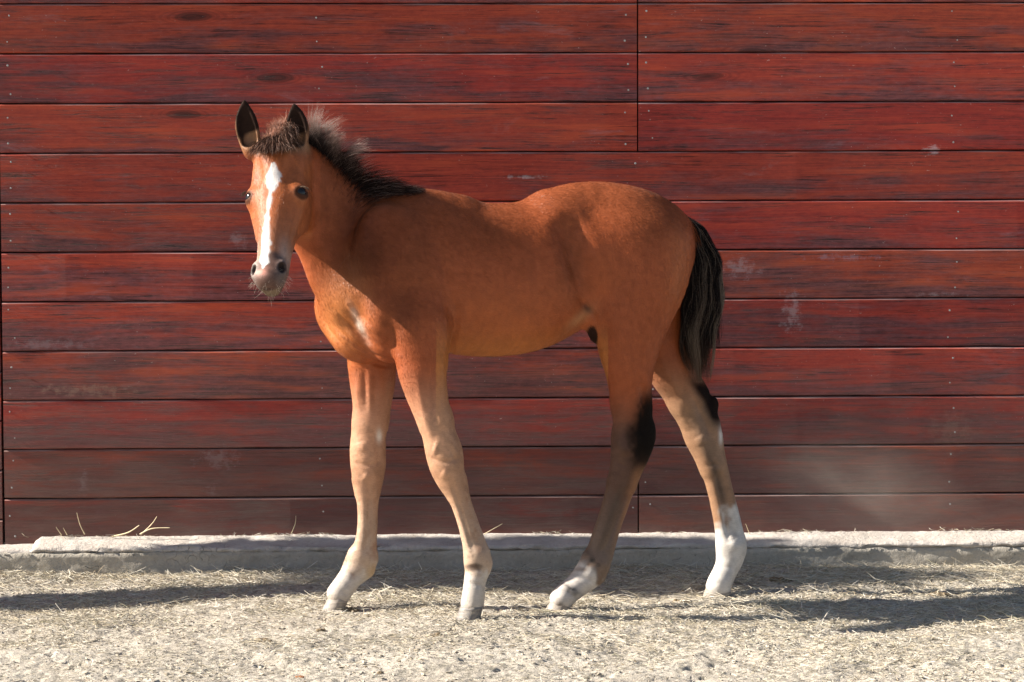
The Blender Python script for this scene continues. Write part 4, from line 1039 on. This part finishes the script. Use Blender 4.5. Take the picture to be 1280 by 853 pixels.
hoof((400, 768), (431, 765), (413, 741), (436, 752), 6.035, M_HOOFW, 0.030)
hoof((674, 774), (714, 769), (693, 744), (714, 758), 6.045, M_HOOFW, 0.030)
hoof((877, 750), (916, 747), (884, 729), (914, 731), 6.268, M_HOOFW, 0.030)
print('foal', time.time()-T0)
# ------------------------------------------------------------------ straw and dirt
def mat_straw():
    s = NT('dry_straw'); at = s.n('ShaderNodeAttribute', attribute_name='tint').outputs['Color']
    s.l(at, s.b.inputs['Base Color']); s.b.inputs['Roughness'].default_value = 0.6; s.b.inputs['Specular IOR Level'].default_value = 0.3
    return s.m
M_STRAW = mat_straw()
def straw_mesh(name, pos, yaw, tilt, L, rad, bend, cols, parent=None, K=4, **props):
    """each straw: 3-sided tube with 4 rings"""
    n = len(pos)
    d = np.stack([np.cos(yaw)*np.cos(tilt), np.sin(yaw)*np.cos(tilt), np.sin(tilt)], -1)
    sd = np.stack([-np.sin(yaw), np.cos(yaw), np.zeros(n)], -1); up = np.cross(d, sd)
    t = np.linspace(-0.5, 0.5, K)
    c = pos[:, None]+d[:, None]*(L[:, None]*t)[..., None]+(sd*bend[:, None])[:, None]*((t*t)[None]*L[:, None])[..., None]+(up*(bend*0.5)[:, None])[:, None]*((t*t)[None]*L[:, None])[..., None]
    V = []
    for k in range(3):
        a = k*2*math.pi/3
        V.append(c+(sd*math.cos(a)+up*math.sin(a)*0.6)[:, None]*(rad[:, None]*np.array([0.6, 1, 1, 0.5] if K == 4 else [1, 0.7]))[..., None])
    V = np.stack(V, 2)                      # n,K,3,3
    base = (np.arange(n)*K*3)[:, None]
    f = []
    for r in range(K-1):
        for k in range(3):
            f.append([r*3+k, r*3+(k+1) % 3, (r+1)*3+(k+1) % 3, (r+1)*3+k])
    F = (base[:, :, None]+np.array(f)[None]).reshape(-1, 4)
    me = mesh_np(name, V.reshape(-1, 3), F, M_STRAW, False)
    a = me.color_attributes.new('tint', 'FLOAT_COLOR', 'POINT')
    cc = np.repeat(np.concatenate([cols, np.ones((n, 1))], 1), K*3, axis=0)
    a.data.foreach_set('color', cc.astype(np.float32).ravel())
    return link(bpy.data.objects.new(name, me), parent, **props)
def straw_cols(n):
    base = np.array([[0.56, 0.49, 0.37], [0.65, 0.60, 0.50], [0.42, 0.35, 0.25], [0.33, 0.31, 0.21], [0.72, 0.68, 0.60]])
    return base[rng.choice(5, n, p=[.32, .28, .2, .07, .13])]*rng.uniform(0.66, 1.0, n)[:, None]
def scatter(name, n, y0, y1, Lr, radr, tl, dens, x0=-1.75, x1=1.75, K=4):
    x = rng.uniform(x0, x1, n*3); y = rng.uniform(y0, y1, n*3)
    k = rng.random(n*3) < dens(x, y); x = x[k][:n]; y = y[k][:n]; n = len(x)
    L = rng.uniform(*Lr, n); z = ground_h(x, y)+rng.uniform(0.0, 0.006, n)
    yaw = rng.normal(0, 0.9, n); tilt = np.abs(rng.normal(0, tl, n))*rng.choice([-1, 1], n)
    z += np.abs(np.sin(tilt))*L*0.35
    straw_mesh(name, np.stack([x, y, z], -1), yaw, tilt, L, rng.uniform(*radr, n), rng.normal(0, 0.5, n), straw_cols(n), K=K, kind='stuff')
cl = lambda x, y, f, s: np.clip(0.5+2.4*vnoise(x, y, f, s), 0, 1)
wd = lambda x, y: wally(x)-CURB_D-y
# long loose straw thick along the wall, thinner in front
scatter('straw_litter', 11000, 5.75, 6.80, (0.02, 0.085), (0.0005, 0.0012), 0.16,
        lambda x, y: np.clip(0.22+0.9*np.exp(-(wd(x, y)/0.35)**2)+0.45*(x > 0.45), 0, 1)*(0.25+cl(x, y, 4, 61)))
# fine chaff everywhere
scatter('chaff', 70000, 4.95, 6.80, (0.005, 0.022), (0.0005, 0.0011), 0.22, lambda x, y: (0.2+0.8*cl(x, y, 6, 62))*(0.30+0.70*sstep(5.35, 5.75, y+0.25*(x > 0.3))), K=2)
# crumbs of dry dirt
def crumbs(name, n, rr, col, y0=4.95, y1=6.78, seed=70, **props):
    bm = bmesh.new(); bmesh.ops.create_icosphere(bm, subdivisions=1, radius=1); U = np.array([v.co[:] for v in bm.verts]); FF = np.array([[v.index for v in f.verts] for f in bm.faces]); bm.free()
    x = rng.uniform(-1.75, 1.75, n); y = rng.uniform(y0, y1, n); k = rng.random(n) < cl(x, y, 5, seed); x = x[k]; y = y[k]; n = len(x)
    r = rr[0]+(rr[1]-rr[0])*rng.random(n)**3
    s3 = rng.uniform(0.6, 1.3, (n, 1, 3))*np.array([1.3, 0.9, 0.5]); J = 1+rng.normal(0, 0.26, (n, len(U), 1))
    yaw = rng.uniform(0, 6.28, n); Q = U[None]*s3*J*r[:, None, None]
    ca_, sa = np.cos(yaw)[:, None], np.sin(yaw)[:, None]
    Q = np.stack([Q[..., 0]*ca_-Q[..., 1]*sa, Q[..., 0]*sa+Q[..., 1]*ca_, Q[..., 2]], -1)
    Q += np.stack([x, y, ground_h(x, y)+r*0.25], -1)[:, None]
    F = (FF[None]+(np.arange(n)*len(U))[:, None, None]).reshape(-1, 3)
    me = mesh_np(name, Q.reshape(-1, 3), F, col, False)
    return link(bpy.data.objects.new(name, me), kind='stuff', **props)
M_CRUMB = mat_simple('dry_dirt_crumb', (0.42, 0.37, 0.30), 0.95, 90, 0.35, 0.5, 0.003, 0.1)
M_DUNG = mat_simple('dry_dung', (0.17, 0.13, 0.085), 0.95, 130, 0.5, 0.8, 0.004, 0.1)
crumbs('dirt_crumbs', 26000, (0.0008, 0.0050), M_CRUMB)
crumbs('dung_crumbs', 4200, (0.0008, 0.0036), M_DUNG, seed=71)
# larger clods one can pick out
def clod_mesh(seed, mat, r):
    rg = np.random.default_rng(seed); bm = bmesh.new()
    for q in range(rg.integers(2, 5)):
        g = bmesh.ops.create_icosphere(bm, subdivisions=3, radius=r*rg.uniform(0.45, 0.8))
        o_ = Vector((rg.normal(0, r*0.6), rg.normal(0, r*0.35), 0))
        for v_ in g['verts']:
            c_ = np.array(v_.co); nn = 0.35*vnoise(c_[0:1]*1+c_[2]*0.7, c_[1:2]+seed, 90, 55)[0]*3+ 0.22*math.sin(c_[0]*300+seed+q)+0.18*math.sin(c_[1]*410+c_[2]*350+seed)
            v_.co = v_.co*(1+nn*0.6+rg.normal(0, 0.05)); v_.co.z *= 0.6; v_.co += o_
    me = bpy.data.meshes.new('dirt_clod'); bm.to_mesh(me); bm.free(); me.materials.append(mat)
    return me
M_CLODR = mat_simple('reddish_brown_clod', (0.26, 0.12, 0.06), 0.9, 90, 0.4, 0.6, 0.003, 0.1)
def gpt(px, py):
    Yd = 6.0
    for _ in range(12):
        p = P(px, py, Yd); d = (p-CAM)/Yd; Yd = (CAM[2]-ground_h(p[0], p[1]))/(-d[2])
    return P(px, py, float(Yd))
clods = [(335, 803, 0.016, M_DUNG, 'dark clod with a pale lump in the dirt left of the front hooves'),
         (378, 847, 0.010, M_CLODR, 'small reddish brown clod at the very bottom edge of the picture'),
         (545, 795, 0.014, M_DUNG, 'dark crumbly clod just left of the grey front hoof'),
         (480, 842, 0.009, M_DUNG, 'flat dark clod near the bottom edge, right of the reddish one'),
         (850, 754, 0.026, M_DUNG, 'heap of dark trodden dung and straw between the two hind hooves'),
         (975, 727, 0.022, M_DUNG, 'dark lump of litter right of the white hind foot'),
         (440, 764, 0.018, M_DUNG, 'dark lump touching the heel of the farther front hoof'),
         (400, 788, 0.010, M_DUNG, 'small dark clod below the farther front hoof'),
         (240, 843, 0.009, M_DUNG, 'dark clod at the lower left of the yard'),
         (1170, 745, 0.020, M_DUNG, 'low dark lump in the shadow strip at the far right')]
for i, (cx_, cy_, r_, m_, lab) in enumerate(clods):
    o = bpy.data.objects.new('dirt_clod', clod_mesh(500+i, m_, r_)); o.location = tuple(gpt(cx_, cy_)+np.array([0, 0, r_*0.02]))
    link(o, label=lab, category='clod', group='clods lying on the dirt')
# single stalks standing against the wall on the ledge
def stalk(pts_px, Y, rad, lab, cat='straw', grp='straw stalks on the ledge'):
    c = catmull(np.array([P(a, b, Y-0.01*i) for i, (a, b) in enumerate(pts_px)]), 6)
    o_ = c[0]; V, F = [], []
    for i, p in enumerate(c):
        t = unit(c[min(i+1, len(c)-1)]-c[max(i-1, 0)]); s_ = unit(np.cross(t, (0, 1, 0.1))); u_ = np.cross(t, s_); r_ = rad*(1-0.6*i/len(c))
        for k in range(5):
            a = k*2*math.pi/5; V.append(tuple(p-o_+s_*math.cos(a)*r_+u_*math.sin(a)*r_))
    for i in range(len(c)-1):
        for k in range(5): F.append((i*5+k, i*5+(k+1) % 5, (i+1)*5+(k+1) % 5, (i+1)*5+k))
    me = bpy.data.meshes.new('straw_stalk'); me.from_pydata(V, [], F); me.materials.append(M_STALK)
    o = bpy.data.objects.new('straw_stalk', me); o.location = tuple(o_); link(o, label=lab, category=cat, group=grp)
M_STALK = mat_simple('pale_straw_stalk', (0.58, 0.48, 0.31), 0.6, 60, 0.2)
YL = wally(-1.1)-0.045
stalk([(106, 668), (100, 656), (96, 641)], YL, 0.0016, 'thin upright straw leaning on the wall near its left end')
stalk([(77, 669), (70, 659)], YL, 0.0016, 'short leftmost straw sticking up behind the ledge')
stalk([(84, 669), (79, 660)], YL, 0.0014, 'short straw beside the leftmost one on the ledge')
stalk([(140, 671), (160, 666), (174, 657)], YL, 0.0026, 'pale slanting straw on the ledge in the middle of the left tuft')
stalk([(176, 669), (190, 655), (196, 646)], YL, 0.0018, 'curved straw rising from the ledge at the right of the left tuft')
stalk([(175, 668), (190, 661), (212, 660)], YL, 0.0022, 'straw with its end lying flat to the right on the ledge')
stalk([(364, 668), (369, 655), (370, 645)], YL+0.01, 0.0014, 'lone upright straw on the ledge left of the foal')
stalk([(605, 668), (628, 655)], wally(0)-0.04, 0.0014, 'thin slanting straw on the ledge behind the near front leg')
stalk([(938, 670), (932, 655)], wally(.6)-0.04, 0.0012, 'short thin straw by the ledge right of the hind leg')
# loose litter on the ledge
n = 800; x = rng.uniform(-1.6, 1.7, n); clump = np.clip(0.15+1.9*vnoise(x, x*0, 6, 81), 0.02, 1); k = rng.random(n) < clump; x = x[k]; n = len(x)
dd = rng.uniform(0.0, 0.03, n)
straw_mesh('ledge_litter', np.stack([x, wally(x)-0.025-dd, 0.0875-0.0015*dd/0.03+rng.uniform(0, 0.005, n)+0.003*clump[k]], -1), rng.normal(0, 0.6, n), rng.normal(0.05, 0.3, n), rng.uniform(0.008, 0.03, n),
           rng.uniform(0.0005, 0.0012, n), rng.normal(0, 0.6, n), straw_cols(n), kind='stuff')
# thin puff of dust kicked up behind the hind legs
def dust(px, py, Y, rx, rz, den, lab):
    bm = bmesh.new(); bmesh.ops.create_icosphere(bm, subdivisions=3, radius=1)
    me = bpy.data.meshes.new('dust_cloud'); bm.to_mesh(me); bm.free()
    s = NT('airborne_dust'); s.t.nodes.remove(s.b)
    tc = s.n('ShaderNodeTexCoord').outputs['Object']
    ln_ = s.n('ShaderNodeVectorMath', {0: tc}, operation='LENGTH').outputs['Value']
    f = s.ramp(ln_, [(0.05, 1), (0.95, 0)], 'EASE'); nz = s.ramp(s.noise(tc, 1.7, 4, 0.6, 0.6), [(0.35, 0), (0.75, 1)])
    v = s.n('ShaderNodeVolumePrincipled', {'Color': (0.92, 0.84, 0.76, 1), 'Density': s.math('MULTIPLY', s.math('MULTIPLY', f, nz), den), 'Anisotropy': 0.3})
    s.l(v.outputs[0], s.out.inputs['Volume']); me.materials.append(s.m)
    o = bpy.data.objects.new('dust_cloud', me); o.location = tuple(P(px, py, Y)); o.scale = (rx, 0.16, rz); o.rotation_euler = (0, 0.25, 0)
    link(o, kind='stuff', label=lab)
dust(1075, 625, 6.55, 0.44, 0.24, 2.6, 'faint puff of dust hanging before the wall right of the hind legs')
# ------------------------------------------------------------------ unseen leafy caster added outside the left edge to shade the wall foot
tx, ty = -2.62, 5.98
shade_caster = empty('added_shade_tree', (tx, ty, 0), label='made-up leaning trunk and leafy crown, added out of view at left to cast shade', category='shade_caster')
V, F = [], []; rings = [(0, 0.16, 0), (0.08, 0.13, 0.02), (0.4, 0.11, 0.08), (0.7, 0.115, 0.15), (0.95, 0.12, 0.21), (1.2, 0.11, 0.28), (1.5, 0.08, 0.40), (1.9, 0.04, 0.48)]
for i, (z, r_, dy) in enumerate(rings):
    for k in range(12):
        a = k*math.pi/6; V.append((0.03*math.sin(z*4)+r_*math.cos(a)*(1+0.1*math.sin(3*a)), dy+r_*1.1*math.sin(a)*(1+0.12*math.sin(2*a+z*5)), z))
for i in range(len(rings)-1):
    for k in range(12): F.append((i*12+k, i*12+(k+1) % 12, (i+1)*12+(k+1) % 12, (i+1)*12+k))
me = bpy.data.meshes.new('trunk'); me.from_pydata(V, [], F); me.materials.append(M_BARK); link(bpy.data.objects.new('trunk', me), shade_caster)
CROWN = (0, 0.48, 1.76); CROWNR = (0.42, 0.24, 0.44)
n = 15000; q = rng.normal(0, 1, (n, 3)); q /= np.linalg.norm(q, axis=1)[:, None]; q *= (rng.random(n)**0.5)[:, None]
ctr = np.array(CROWN); q = q*np.array(CROWNR)*(1+0.25*np.sin(q[:, :1]*9)*np.cos(q[:, 2:]*7))+ctr
lobe = rng.random(n) < 0.35; q[lobe] = (q[lobe]-ctr)*np.array([0.8, 0.42, 1.15])+np.array([0, 0.68, 1.56])  # second lobe, shaped to throw shade on the ledge
a1 = rng.normal(0, 1, (n, 3)); a1 /= np.linalg.norm(a1, axis=1)[:, None]; a2 = np.cross(a1, rng.normal(0, 1, (n, 3))); a2 /= np.linalg.norm(a2, axis=1)[:, None]
V = np.stack([q-a1*0.03, q+a2*0.014, q+a1*0.03, q-a2*0.014], 1).reshape(-1, 3)
me = mesh_np('crown', V, np.arange(n*4).reshape(-1, 4), M_LEAF, False); link(bpy.data.objects.new('crown', me), shade_caster)
print('done', time.time()-T0)
